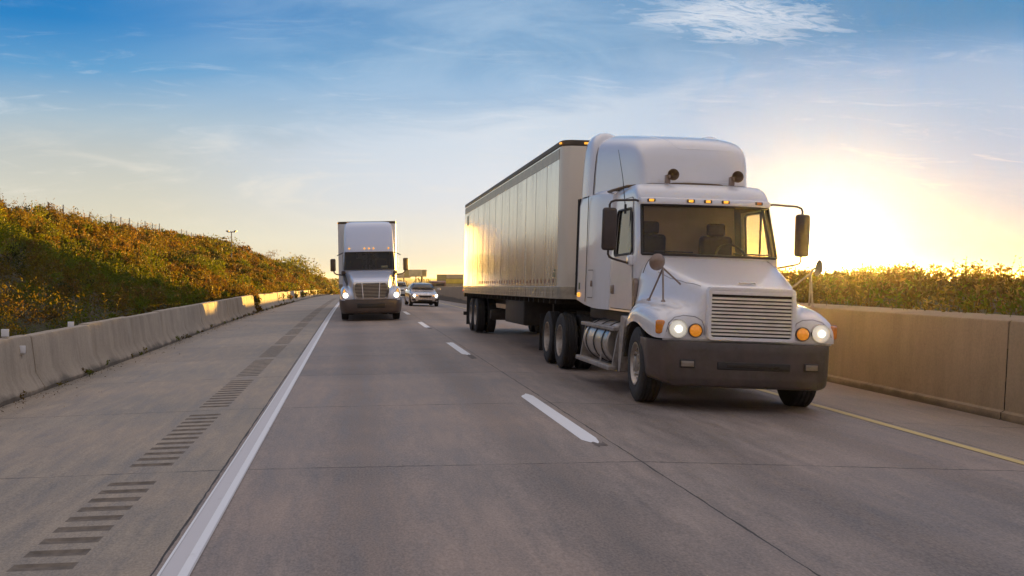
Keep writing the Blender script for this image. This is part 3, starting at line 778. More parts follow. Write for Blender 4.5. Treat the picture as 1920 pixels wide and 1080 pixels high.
cd = bpy.data.cameras.new('camera'); cam = bpy.data.objects.new('camera', cd); COL.objects.link(cam); S.camera = cam
cam.location = (0, 0, 1.711); cam.rotation_euler = (R(90), 0, 0)
cd.sensor_width = 36; cd.lens = 2000/1920*36; cd.shift_x = (960-663)/1920; cd.shift_y = -(540-518)/1920
cd.clip_start = .1; cd.clip_end = 9000
vs = S.view_settings; vs.view_transform = 'Standard'; vs.look = 'None'; vs.exposure = 1.5; vs.gamma = 1
S.cycles.use_denoising = True
S.cycles.max_bounces = 8; S.cycles.transparent_max_bounces = 12; S.cycles.volume_bounces = 0; S.cycles.sample_clamp_indirect = 6
# ------------------------------------------------------------------ vehicle helpers
def half_mirror(pts):   # half profile from the middle outwards -> whole profile, right to left
    r = [(x, z) for x, z in pts]; l = [(-x, z) for x, z in pts if x > 1e-6]
    return l[::-1] + r
def loft_y(stations, cap0=True, cap1=True):
    """stations: (y, [(x,z) half profile from the middle of the roof out and down])"""
    mb = MB(); rows = [[(x, y, z) for x, z in half_mirror(p)] for y, p in stations]
    mb.grid(rows); n = len(rows[0])
    for row, on, fl in ((rows[0], cap0, False), (rows[-1], cap1, True)):
        if not on: continue
        h = n//2; strip = [row[:h+1], row[h:][::-1]]      # join the two halves across the end
        mb.grid([strip[0], strip[1]], flip=fl)
    return mb
def rounded(w, h, r, n=5):
    pts = []
    for cx, cz, a0 in ((w-r, h-r, 0), (-w+r, h-r, 90), (-w+r, -h+r, 180), (w-r, -h+r, 270)):
        for i in range(n+1):
            a = R(a0+90*i/n); pts.append((cx+r*math.cos(a), cz+r*math.sin(a)))
    return pts
def round_poly(poly, r, n=4):
    out = []; N = len(poly)
    for i in range(N):
        p, a, b = Vector(poly[i]), Vector(poly[i-1]), Vector(poly[(i+1) % N])
        u, v = (a-p), (b-p); rr = min(r, u.length*.45, v.length*.45); A = p+u.normalized()*rr; B = p+v.normalized()*rr
        for k in range(n+1):
            t = k/n; q = A*(1-t)**2 + p*2*t*(1-t) + B*t*t; out.append((q.x, q.y))
    return out
def plate_with_hole(outer, inner, xf, th):
    """upright plate across x: outer and inner outlines (y,z) with equal counts; xf(y,z) gives the face"""
    mb = MB(); n = len(outer)
    F = [[(xf(*p), *p) for p in outer], [(xf(*p), *p) for p in inner]]
    B = [[(xf(*p)-th, *p) for p in outer], [(xf(*p)-th, *p) for p in inner]]
    mb.grid([B[0], F[0], F[1], B[1]], closed=True); return mb
def wheel(parent, name, c, rad, w, sgn, kind, steer=0.0):
    """tyre with a rim inside; sgn is the side the wheel faces"""
    tw = w/2
    t = MB().lathe([(rad*.56, -tw*.72), (rad*.60, -tw*.92), (rad*.74, -tw), (rad*.90, -tw*.97), (rad*.965, -tw*.86), (rad, -tw*.76), (rad, -tw*.46), (rad*.975, -tw*.44), (rad*.975, -tw*.38), (rad, -tw*.36),
                    (rad, -tw*.04), (rad*.975, -tw*.03), (rad*.975, tw*.03), (rad, tw*.04), (rad, tw*.36), (rad*.975, tw*.38), (rad*.975, tw*.44), (rad, tw*.46), (rad, tw*.76), (rad*.965, tw*.86), (rad*.90, tw*.97), (rad*.74, tw), (rad*.60, tw*.92), (rad*.56, tw*.72)], (0, 0, 0), 'x', 44)
    o = t.build(name, M['rubber'], parent, smooth=35, loc=c); o.rotation_euler = (0, 0, steer)
    f = tw*sgn
    if kind == 'steer': pr = [(.575, .86), (.585, .95), (.55, .96), (.53, .80), (.50, .55), (.42, .42), (.34, .52), (.30, .62), (.20, .64), (.19, .95), (.15, 1.02), (.001, 1.03)]
    elif kind == 'drive': pr = [(.575, .86), (.585, .95), (.55, .96), (.53, .7), (.52, -.1), (.48, -.45), (.36, -.55), (.30, -.5), (.29, .1), (.22, .42), (.001, .45)]
    else: pr = [(.60, .80), (.62, .93), (.58, .95), (.56, .75), (.50, .55), (.2, .60), (.12, .70), (.001, .70)]
    rm = MB().lathe([(r*rad, h*f) for r, h in pr], (0, 0, 0), 'x', 36)
    ri = rm.build('rim', M['steel'], o, smooth=35)
    if kind in ('steer', 'drive'):
        nb = MB()
        for k in range(10):
            a = 2*math.pi*k/10; h = .52 if kind == 'steer' else -.48
            nb.lathe([(.028, 0), (.026, .05), (.001, .055)], (h*f, math.cos(a)*rad*.335, math.sin(a)*rad*.335), 'x', 8, sgn)
        nb.build('wheel_nuts', M['chrome'], o, smooth=30)
        hb = MB()
        for k in range(10):
            a = 2*math.pi*(k+.5)/10; h = .475 if kind == 'steer' else -.50
            hb.disc((h*f, math.cos(a)*rad*.45, math.sin(a)*rad*.45), .030, 'x', .012, 0, 12, sgn)
        hb.build('hand_hole', M['chassis'], o, smooth=30)
    return o
def cab(rows, side, n_front, open_front, open_side, inset=0.0, cf=.30, expo=.66, roof=True):
    """cab skin; rows: (z, y of the nose, half width, y of the back); openings given as row index spans"""
    TH = [0, 14, 28, 42, 56, 68, 78, 90]; mb = MB(); grid = []
    for (z, yf, w, yb, ys) in rows:
        yf += inset; w -= inset; line = []
        for a in TH:
            s, c = math.sin(R(a)), math.cos(R(a)); line.append((w*s**expo if s > 0 else 0.0, yf+cf*(1-c**expo), z))
        y0 = line[-1][1]
        for q in ys: line.append((w, max(y0+.02, q), z))
        line.append((w, yb, z)); line.append((w*.5, yb+.005, z)); line.append((0, yb+.005, z)); grid.append(line)
    nc = len(grid[0])
    for sg in (1, -1):
        vs = [(p[0]*sg, p[1], p[2]) for r in grid for p in r]; fs = []
        for i in range(len(grid)-1):
            for j in range(nc-1):
                if open_front[0] <= i < open_front[1] and j < 5: continue
                if open_side and open_side[0] <= i < open_side[1] and 8 <= j < 10: continue
                q = (i*nc+j, i*nc+j+1, (i+1)*nc+j+1, (i+1)*nc+j); fs.append(q)
        mb.add(vs, fs)
        if roof: mb.add([(p[0]*sg, p[1], p[2]) for p in grid[-1]], [tuple(range(nc))])
    return mb, grid, TH
def front_patch(rows, i0, i1, off, cf=.30, expo=.66, a1=68, n=16):
    """glass that follows the curved front of the cab between two rows"""
    out = []
    for i in range(i0, i1+1):
        z, yf, w = rows[i][:3]; line = []
        for k in range(-n, n+1):
            a = abs(k)/n*a1; s, c = math.sin(R(a)), math.cos(R(a)); x = w*(s**expo if s > 0 else 0); y = yf+cf*(1-c**expo)
            line.append((math.copysign(x, k) if k else 0.0, y+off, z))
        out.append(line)
    return out
def lamp(name, m, parent, c, r, axis='y', sgn=-1, rim='chrome', depth=.04, bulb=None):
    o = MB().disc(c, r, axis, depth, .025, 24, sgn).build(name, M[m], parent, smooth=35)
    pr = [(r*.97, 0), (r*1.12, 0), (r*1.14, depth*.8), (r*1.06, depth*1.15), (r*.97, depth*.9)]
    MB().lathe(pr, c, axis, 24, sgn).build('bezel', M[rim], o, smooth=35)
    if bulb:
        cc = list(c); cc['xyz'.index(axis)] += sgn*(depth+.03)
        MB().disc(cc, r*.38, axis, .012, .01, 16, sgn).build('bulb', M[bulb], o, smooth=35)
    return o

# ================================================================== the near truck
TX0, TY0 = 5.09, 13.75
tg = road_z(TX0, TY0+1.1)
trk = thing('semi_truck', 'white conventional semi truck with roof fairing and lit headlamps, nearest in the right lane', 'semi truck', (TX0, TY0, tg), (0, R(2.05), 0))
T_ = trk
# hood with both fenders: one moulding
def hp(zt, w1, z1, w2, z2, vx, vz, fx, fz, ox, oz, bx, bz):
    return [(0, zt), (w1*.55, zt-.004), (w1*.9, zt-.012), (w1, z1), (w2, z2), (vx, vz), (fx, fz), (ox, oz), (bx, bz+.12), (bx, bz)]
st = [(.10, hp(1.615, .57, 1.585, .60, 1.30, .66, 1.22, .90, 1.19, 1.08, 1.12, 1.10, .93)),
      (.14, hp(1.635, .60, 1.60, .64, 1.35, .70, 1.26, .92, 1.26, 1.12, 1.17, 1.14, .93)),
      (.32, hp(1.690, .66, 1.65, .71, 1.45, .77, 1.33, .95, 1.35, 1.16, 1.24, 1.18, .93)),
      (.62, hp(1.775, .72, 1.73, .80, 1.53, .84, 1.385, .98, 1.41, 1.19, 1.29, 1.21, .99)),
      (1.05, hp(1.890, .80, 1.84, .88, 1.62, .92, 1.42, 1.02, 1.425, 1.19, 1.31, 1.225, 1.14)),
      (1.42, hp(1.985, .86, 1.93, .95, 1.68, .985, 1.44, 1.05, 1.40, 1.17, 1.29, 1.22, 1.06)),
      (1.66, hp(2.040, .90, 1.985, .985, 1.72, 1.01, 1.45, 1.06, 1.36, 1.15, 1.22, 1.20, .98)),
      (1.78, hp(2.050, .91, 1.99, .99, 1.72, 1.01, 1.45, 1.05, 1.30, 1.10, 1.14, 1.15, .95))]
hb = MB(); rows = [[(x, y, z) for x, z in half_mirror(p)] for y, p in st]
# the nose turns down to the bumper line
face = [[(x*.985, .085, max(.93, z*.5+.47)) for x, y, z in rows[0]], [(x, .10, .93 if abs(x) < 1.09 else .93) for x, y, z in rows[0]]]
hb.grid(face[::-1] + rows)
hood = hb.build('hood', M['white'], T_, subsurf=2, smooth=60)
# curved strip under the grille
MB().grid([[(x, .075+.05*(x/1.1)**2+.02*(abs(x) > 1.0), z) for x in np.linspace(-1.1, 1.1, 15)] for z in (.905, .985)]).build('lower_panel', M['white'], T_, solid=.02)
# grille
MB().prism([(x, z+1.275) for x, z in rounded(.545, .325, .05)], 'y', .035, .12).build('grille', M['chassis'], T_, smooth=30)
gr = LAST[0]
fo, fi = rounded(.565, .345, .06), rounded(.520, .300, .035)
def frame_y(outer, inner, y0, y1, zc, mb=None):
    mb = mb or MB(); mk = lambda P, y: [(x, y, z+zc) for x, z in P]
    return mb.grid([mk(outer, y1), mk(outer, y0), mk(inner, y0), mk(inner, y1)], closed=True)
frame_y(fo, fi, -.005, .13, 1.275).build('grille_frame', M['white'], gr, smooth=40, bevel=.006)
MB().box(-.52, .52, .000, .05, 1.525, 1.575, .006).build('top_bar', M['white'], gr, smooth=40)
sl_ = MB()
for i in range(11):
    z = 1.005 + i*.0465; sl_.grid([[(x, .006, z+dz_) if q == 0 else (x, .05, z+dz_) for x in (-.52, -.2, 0, .2, .52)] for q, dz_ in ((1, .024), (0, .016), (0, -.008), (1, .004))])
sl_.build('grille_bars', M['slat'], gr, smooth=20)
MB().box(-.11, .11, .20, .225, 1.665, 1.69, .006).build('hood_badge', M['chrome'], T_, smooth=40)
# headlamp groups: shallow moulded recess, round lamp and round turn lamp, corner lamp
for sg in (-1, 1):
    hx = .94*sg
    MB().disc((sg*.80, .135, 1.055), .20, 'y', .012, .0, 28, -1)
    a = lamp('headlight', 'lamp', T_, (sg*.925, .150, 1.060), .112, rim='chrome', depth=.085, bulb='lamp_hot')
    b = lamp('turn_signal', 'amber_dim', T_, (sg*.695, .118, 1.045), .082, rim='bumper', depth=.055)
    c = MB().box(-.062, .062, -.03, .03, -.092, .092, .03).build('corner_lamp', M['amber'], T_, smooth=40, loc=(sg*1.130, .165, 1.075)); c.rotation_euler = (0, 0, sg*R(38))
    # outline of the headlamp moulding
    pts = [(sg*x, y, z) for x, y, z in [(.57, .085, .95), (.575, .092, 1.10), (.63, .10, 1.19), (.76, .105, 1.235), (.93, .125, 1.235), (1.03, .155, 1.20), (1.07, .17, 1.13), (1.085, .18, .95)]]
# bumper: wraps round the front corners
def bpl(x, k=1.0):   # plan curve of the bumper
    a = abs(x)/1.20; return .0 + .085*a**2 + .42*max(0, (a-.80)/.20)**2.2
bx_ = [-1.20, -1.19, -1.165, -1.12, -1.06, -.98, -.85, -.6, -.3, 0, .3, .6, .85, .98, 1.06, 1.12, 1.165, 1.19, 1.20]
bz_ = [(.315, .075, .96), (.33, .03, .975), (.36, .008, .985), (.45, .0, .992), (.60, .0, .997), (.78, .0, 1.0), (.875, .0, 1.0), (.903, .012, 1.0), (.910, .045, .995)]
bm_ = MB(); rows = []
for z, iny, sc in bz_:
    line = []
    for x in bx_:
        up = .07*max(0, (abs(x)-.95)/.25)**1.5*(1 if z < .5 else 0)
        line.append((x*sc, bpl(x)+iny, z+up))
    line = [(-1.215*sc, .80+iny*.2, z+(.10 if z < .5 else 0))] + line + [(1.215*sc, .80+iny*.2, z+(.10 if z < .5 else 0))]
    rows.append(line)
bmp = bm_.grid(rows).build('bumper', M['bumper'], T_, smooth=50, solid=.03)
MB().box(-.42, .52, -.006, .03, .555, .655, .012).build('air_slot', M['black'], bmp, smooth=40)
MB().box(-.30, .38, -.012, .02, .585, .625, .006).build('tow_cover', M['chassis'], bmp, smooth=40)
for sg in (-1, 1):
    f = MB().box(-.098, .098, -.02, .03, -.052, .052, .012).build('fog_light', M['black'], bmp, smooth=40, loc=(sg*.80, .035, .615)); f.rotation_euler = (0, 0, sg*R(6))
    MB().box(-.082, .082, -.028, .0, -.037, .037, .008).build('lens', simple('clear fog lens', (.22, .18, .14), .15, 0, .2, coat=.8), f, smooth=40)
    s = MB().box(-.004, .004, -.004, .02, -.26, .26).build('bumper_joint', M['seam'], bmp, smooth=0, loc=(sg*.90, .060, .62))
# cab
W0, W1 = 1.03, .965
def cw(z): return W0 if z < 2.0 else W0 + (W1-W0)*min(1, (z-2.0)/1.1)
SB = 3.42
def ys_(z): f = 2.02 + .26*max(0, (z-2.06))/.74; return [f, 2.6, 3.12, 3.2]
CR = [(z, yf, cw(z), SB, ys_(z)) for z, yf in ((1.20, 1.78), (1.6, 1.72), (2.0, 1.64), (2.065, 1.60), (2.30, 1.69), (2.55, 1.785), (2.80, 1.88), (2.83, 1.865), (2.93, 1.90), (3.0, 1.95))]
CR += [(3.07, 2.03, .955, SB, ys_(3.0)), (3.125, 2.16, .925, SB, ys_(3.0)), (3.155, 2.34, .86, SB, ys_(3.0)), (3.17, 2.6, .74, SB, [2.95, 3.0, 3.2, 3.3])]
mb, _, _ = cab(CR, None, 8, (3, 6), (3, 6)); mb.build('cab', M['white'], T_, smooth=45)
cabo = LAST[0]
mi, _, _ = cab(CR[:12], None, 8, (3, 6), (3, 6), inset=.05); mi.build('cab_lining', M['interior'], cabo, smooth=45)
MB().grid(front_patch(CR, 3, 6, .006)).build('windshield', M['glass'], T_, smooth=60); ws_ = LAST[0]
gp = front_patch(CR, 3, 6, -.004); loop = gp[0] + [r[-1] for r in gp[1:]] + gp[-1][::-1][1:] + [r[0] for r in gp[1:-1]][::-1]
MB().tube(loop+[loop[0]], .020, 6).build('windshield_seal', M['black'], ws_, smooth=60)
MB().tube([(p[0], p[1]-.02, p[2]+.04) for p in gp[0][5:15]], .012, 5).tube([(p[0], p[1]-.02, p[2]+.04) for p in gp[0][18:28]], .012, 5).build('wiper', M['black'], ws_)
# things inside the cab that show through the glass
MB().box(-.92, .92, 1.95, 2.35, 1.75, 2.06, .06).build('dashboard', M['interior'], cabo, smooth=40)
for sg in (-1, 1):
    st_ = MB().box(-.26, .26, 2.55, 3.0, 1.55, 1.72, .06).box(-.25, .25, 2.95, 3.12, 1.6, 2.42, .06).box(-.14, .14, 2.98, 3.09, 2.42, 2.62, .04).build('seat', M['seat'], cabo, smooth=40, loc=(sg*.52, 0, 0))
sw = MB(); sw.tube([(.52+.22*math.cos(a), 2.33+.10*math.sin(a), 2.08+.19*math.sin(a)) for a in np.linspace(0, 2*math.pi, 25)], .018, 6, cap=False).tube([(.52, 2.33, 2.08), (.52, 2.2, 1.95)], .03, 6).build('steering_wheel', M['black'], cabo)
# sun visor band with five marker lamps
vp = front_patch(CR, 7, 7, -.028, a1=74)[0]
MB().grid([[(p[0]*1.005, p[1]+o, p[2]+h) for p in vp] for h, o in ((-.012, .03), (-.02, -.012), (.0, -.02), (.055, -.008), (.075, .012), (.08, .04))]).build('visor', M['white'], T_, smooth=50, solid=.01)
vis = LAST[0]
MB().grid([[(p[0], p[1]-.023+.1*0, p[2]+h) for p in front_patch(CR, 7, 7, .0, a1=60)[0]] for h in (.008, .055)]).build('lamp_channel', simple('shaded channel', (.42, .36, .36), .5), vis, solid=.004)
for x, lit in ((-.82, 1), (-.27, 1), (-.02, 1), (.24, 2), (.74, 0)):
    a = abs(x)/.965; th = math.asin(min(1, a**(1/.66))); yy = 1.865+.30*(1-math.cos(th)**.66)
    o = MB().box(-.058, .058, -.035, .01, -.024, .024, .010).build('marker_lamp', M['bumper'], T_, smooth=40, loc=(x, yy-.028, 2.862)); o.rotation_euler = (0, 0, math.copysign(.25*a**3, x))
    MB().box(-.034, .034, -.042, -.02, -.019, .019, .008).build('lens', M['amber_lit' if lit else 'amber'], o, smooth=40)
# doors
xf = lambda y, z: cw(z)
def win_outline(g_):   # side window outline grown by g_
    return round_poly([(2.045-g_, 2.08-g_), (3.12+g_, 2.06-g_), (3.12+g_, 2.77+g_), (2.285-g_, 2.77+g_)], .09+g_, 5)
for sg in (-1, 1):
    po = round_poly([(1.93, 1.24), (3.33, 1.24), (3.33, 2.93), (2.30, 2.93)], .09, 5); pi_ = win_outline(.0)
    d = plate_with_hole(po, pi_, lambda y, z: (cw(z)+.014), .02); 
    d.v = [(x*sg, y, z) for x, y, z in d.v]
    do = d.build('door', M['white'], T_, smooth=40, bevel=.004)
    sm = MB().grid([[(sg*(cw(p[1])+.004), *p) for p in round_poly([(1.918, 1.228), (3.342, 1.228), (3.342, 2.942), (2.29, 2.942)], .095, 5)], [(sg*(cw(p[1])+.004), *p) for p in round_poly([(1.95, 1.26), (3.31, 1.26), (3.31, 2.91), (2.32, 2.91)], .08, 5)]], closed=True).build('door_gap', M['seam'], do, smooth=0)
    gl_ = MB(); pw = win_outline(.0); gl_.add([(sg*(cw(p[1])-.004), *p) for p in pw], [tuple(range(len(pw)))]); gl_.build('window', M['side_glass'], do, smooth=0)
    MB().tube([(sg*(cw(p[1])+.018), *p) for p in pw+[pw[0]]], .017, 6, cap=False).build('window_seal', M['black'], do, smooth=60)
    MB().box(sg*(.985)-.012, sg*(.985)+.012, 2.40, 2.43, 2.09, 2.77).build('vent_bar', M['black'], do)
    MB().box(sg*1.05-.02, sg*1.05+.02, 3.06, 3.20, 1.46, 1.60, .012).build('handle', M['bronze'], do, smooth=40)
    MB().prism(round_poly([(1.80, 1.30), (1.93, 1.28), (1.93, 1.66), (1.84, 1.72), (1.80, 1.66)], .05), 'x', sg*1.005, sg*1.052).build('cowl_vent', M['bronze'], T_, smooth=40)
    MB().box(sg*1.05-.05, sg*1.05+.05, 1.98, 2.16, 1.90, 2.05, .03).build('mirror_bracket', M['white'], do, smooth=40)
# sleeper
def box_prof(w, zt, zb, r=.10): return [(0, zt), (w*.6, zt), (w-r, zt-.005), (w-.02, zt-r*.7), (w, zt-r*2), (w, (zt+zb)/2), (w, zb+.05), (w, zb)]
sp_ = [(y, box_prof(w, zt, zb)) for y, w, zt, zb in ((3.41, 1.035, 3.12, 1.20), (3.46, 1.045, 3.13, 1.20), (3.72, 1.12, 3.16, 1.20), (4.0, 1.17, 3.16, 1.21), (4.5, 1.19, 3.16, 1.25), (5.08, 1.20, 3.16, 1.32))]
slp = loft_y(sp_).build('sleeper', M['white'], T_, smooth=40)
for sg in (-1, 1):
    MB().box(sg*1.125-.03, sg*1.125+.055, 3.95, 4.36, 1.38, 1.83, .015).build('baggage_door', M['white'], slp, smooth=40)
    bd = LAST[0]
    o = MB().grid([[(sg*1.183, *p) for p in rounded_p] for rounded_p in ([(4.155+y, 1.605+z) for y, z in rounded(.215, .235, .03)], [(4.155+y, 1.605+z) for y, z in rounded(.205, .225, .025)])], closed=True).build('hatch_gap', M['seam'], bd, smooth=0)
    MB().box(sg*1.19-.012, sg*1.19+.012, 4.02, 4.06, 1.56, 1.66, .006).build('latch', M['bronze'], bd, smooth=40)
    MB().box(sg*1.205-.02, sg*1.205+.02, 4.85, 4.98, 1.37, 1.45, .02).build('side_marker', M['amber_lit'], slp, smooth=40)
    MB().box(sg*1.20-.006, sg*1.20+.008, 4.86, 4.95, 1.50, 1.62, .004).build('decal', M['plate_green'], slp, smooth=40)
    MB().box(sg*1.20-.004, sg*1.20+.005, 4.40, 4.412, 1.30, 3.1).build('panel_seam', M['seam'], slp)
    MB().box(sg*1.09-.02, sg*1.19, 5.08, 5.22, 1.42, 3.08, .02).build('side_extender', M['rubber'], slp, smooth=40)
# roof fairing
def fp(w, zt, zb, r): return [(0, zt), (w*.45, zt-.004), (w*.80, zt-.03), (w*.955, zt-r*.45), (w*1.0, zt-r), (w*1.02, (zt-r)*.5+zb*.5), (w*1.03, zb+.03), (w*1.03, zb)]
fs_ = [(y, fp(w, zt, zb, r)) for y, w, zt, zb, r in ((2.44, .66, 3.215, 3.17, .03), (2.455, .70, 3.30, 3.165, .05), (2.50, .755, 3.52, 3.16, .10), (2.60, .80, 3.74, 3.155, .15), (2.78, .84, 3.875, 3.15, .19), (3.1, .885, 3.97, 3.14, .22), (3.7, .97, 4.06, 3.12, .25), (4.4, 1.08, 4.16, 3.10, .28), (4.86, 1.12, 4.21, 3.08, .29))]
fr_ = loft_y(fs_, cap0=True, cap1=True).build('roof_fairing', M['white'], T_, subsurf=2, smooth=60)
def ear(w, zt, r): return [(0, 4.06), (w*.50, 4.06), (w*.60, zt-.10), (w*.70, zt-.01), (w*.84, zt), (w*.955, zt-r*.42), (w, zt-r), (w*1.02, (zt-r)*.5+1.55), (w*1.03, 3.13), (w*1.03, 3.10)]
co = [(y, ear(w, zt, r)) for y, w, zt, r in ((4.44, 1.09, 4.10, .25), (4.50, 1.13, 4.18, .25), (4.60, 1.155, 4.22, .26), (4.76, 1.165, 4.235, .27), (4.98, 1.17, 4.235, .27), (5.02, 1.16, 4.225, .25))]
loft_y(co, cap0=False, cap1=True).build('fairing_collar', M['white'], T_, subsurf=1, smooth=60)
# swept crease pressed into the fairing
bpy.context.view_layer.update()
from mathutils.bvhtree import BVHTree
bt = BVHTree.FromObject(fr_, bpy.context.evaluated_depsgraph_get())
cr = []
for u in np.linspace(0, 1, 26):
    if u < .45: q = u/.45; px, pz = -.60+.36*q, 4.15-.21*q - .06*math.sin(q*math.pi)*.6
    else: q = (u-.45)/.55; px, pz = -.24+.86*q, 3.75-.012*q
    if u < .45: pz = 4.10 - (4.10-3.75)*(q**.8)*(.55+.45*q) 
    h = bt.ray_cast(Vector((px, 1.5, pz)), Vector((0, 1, -.02)))
    if h[0]: cr.append(h[0]-h[1]*.030)
if len(cr) > 5: MB().tube(cr, [.026]+[.036]*(len(cr)-2)+[.026], 7).build('fairing_crease', M['white'], fr_, smooth=60)
# panel lines laid on the hood: headlamp mouldings, bonnet shut line, centre creases
hbt = BVHTree.FromObject(hood, bpy.context.evaluated_depsgraph_get())
def on_hood(pts, d, n=10):
    out = []
    for a, b in zip(pts[:-1], pts[1:]):
        for k in range(n):
            p = Vector(a).lerp(Vector(b), k/n); h = hbt.ray_cast(p - Vector(d)*2, Vector(d))
            if h[0]: out.append(h[0])
    return out
for sg in (-1, 1):
    c1 = on_hood([(sg*x, 0, z) for x, z in ((.575, .95), (.58, 1.10), (.615, 1.18), (.70, 1.225), (.84, 1.235), (.96, 1.205), (1.04, 1.13), (1.075, 1.0))], (0, 1, 0))
    if len(c1) > 3: MB().tube(c1, .0065, 5).build('moulding_line', M['seam_soft'], hood, smooth=60)
    c2 = on_hood([(sg*x, y, 2) for x, y in ((.60, .22), (.70, .5), (.80, .9), (.87, 1.3))], (0, 0, -1))
    if len(c2) > 3: MB().tube(c2, .006, 5).build('crease_line', M['seam_soft'], hood, smooth=60)
c3 = on_hood([(x, 1.70, 3) for x in np.linspace(-.96, .96, 9)], (0, 0, -1), 6)
if len(c3) > 3: MB().tube(c3, .009, 5).build('shut_line', M['seam'], hood, smooth=60)
# brown tube stands in for the shadow in the gap between cab roof and fairing
gs = [(x, 2.43+.42*(abs(x)/.95)**3.2, 3.165-.03*(abs(x))**2) for x in np.linspace(-.95, .95, 25)]
gs = [(-1.06, 4.4, 3.09), (-1.03, 3.5, 3.12)] + gs + [(1.03, 3.5, 3.12), (1.06, 4.4, 3.09)]
MB().tube(gs, .022, 6).build('fairing_gap_shade', simple('brown gap shade', (.14, .085, .04), .6), fr_, smooth=60)
# two round horns on the roof
for x in (-.44, .52):
    o = MB().lathe([(.03, .22), (.045, .10), (.06, .05), (.082, .0), (.088, -.01), (.080, -.004), (.05, .05), (.001, .07)], (0, 0, 0), 'y', 22).build('horn', simple('dull horn metal', (.20, .13, .075), .4, .6), T_, smooth=40, loc=(x, 2.16, 3.275))
    MB().box(-.10, -.03, .02, .10, -.13, .0, .01).build('horn_foot', M['bronze'], o, smooth=40)
# antenna
MB().tube([(-1.16, 2.06, 2.74), (-1.20, 2.12, 3.2), (-1.26, 2.20, 3.62)], [.008, .005, .003], 5).tube([(-1.16, 2.06, 2.66), (-1.16, 2.06, 2.80)], .018, 6).build('antenna', M['black'], T_)
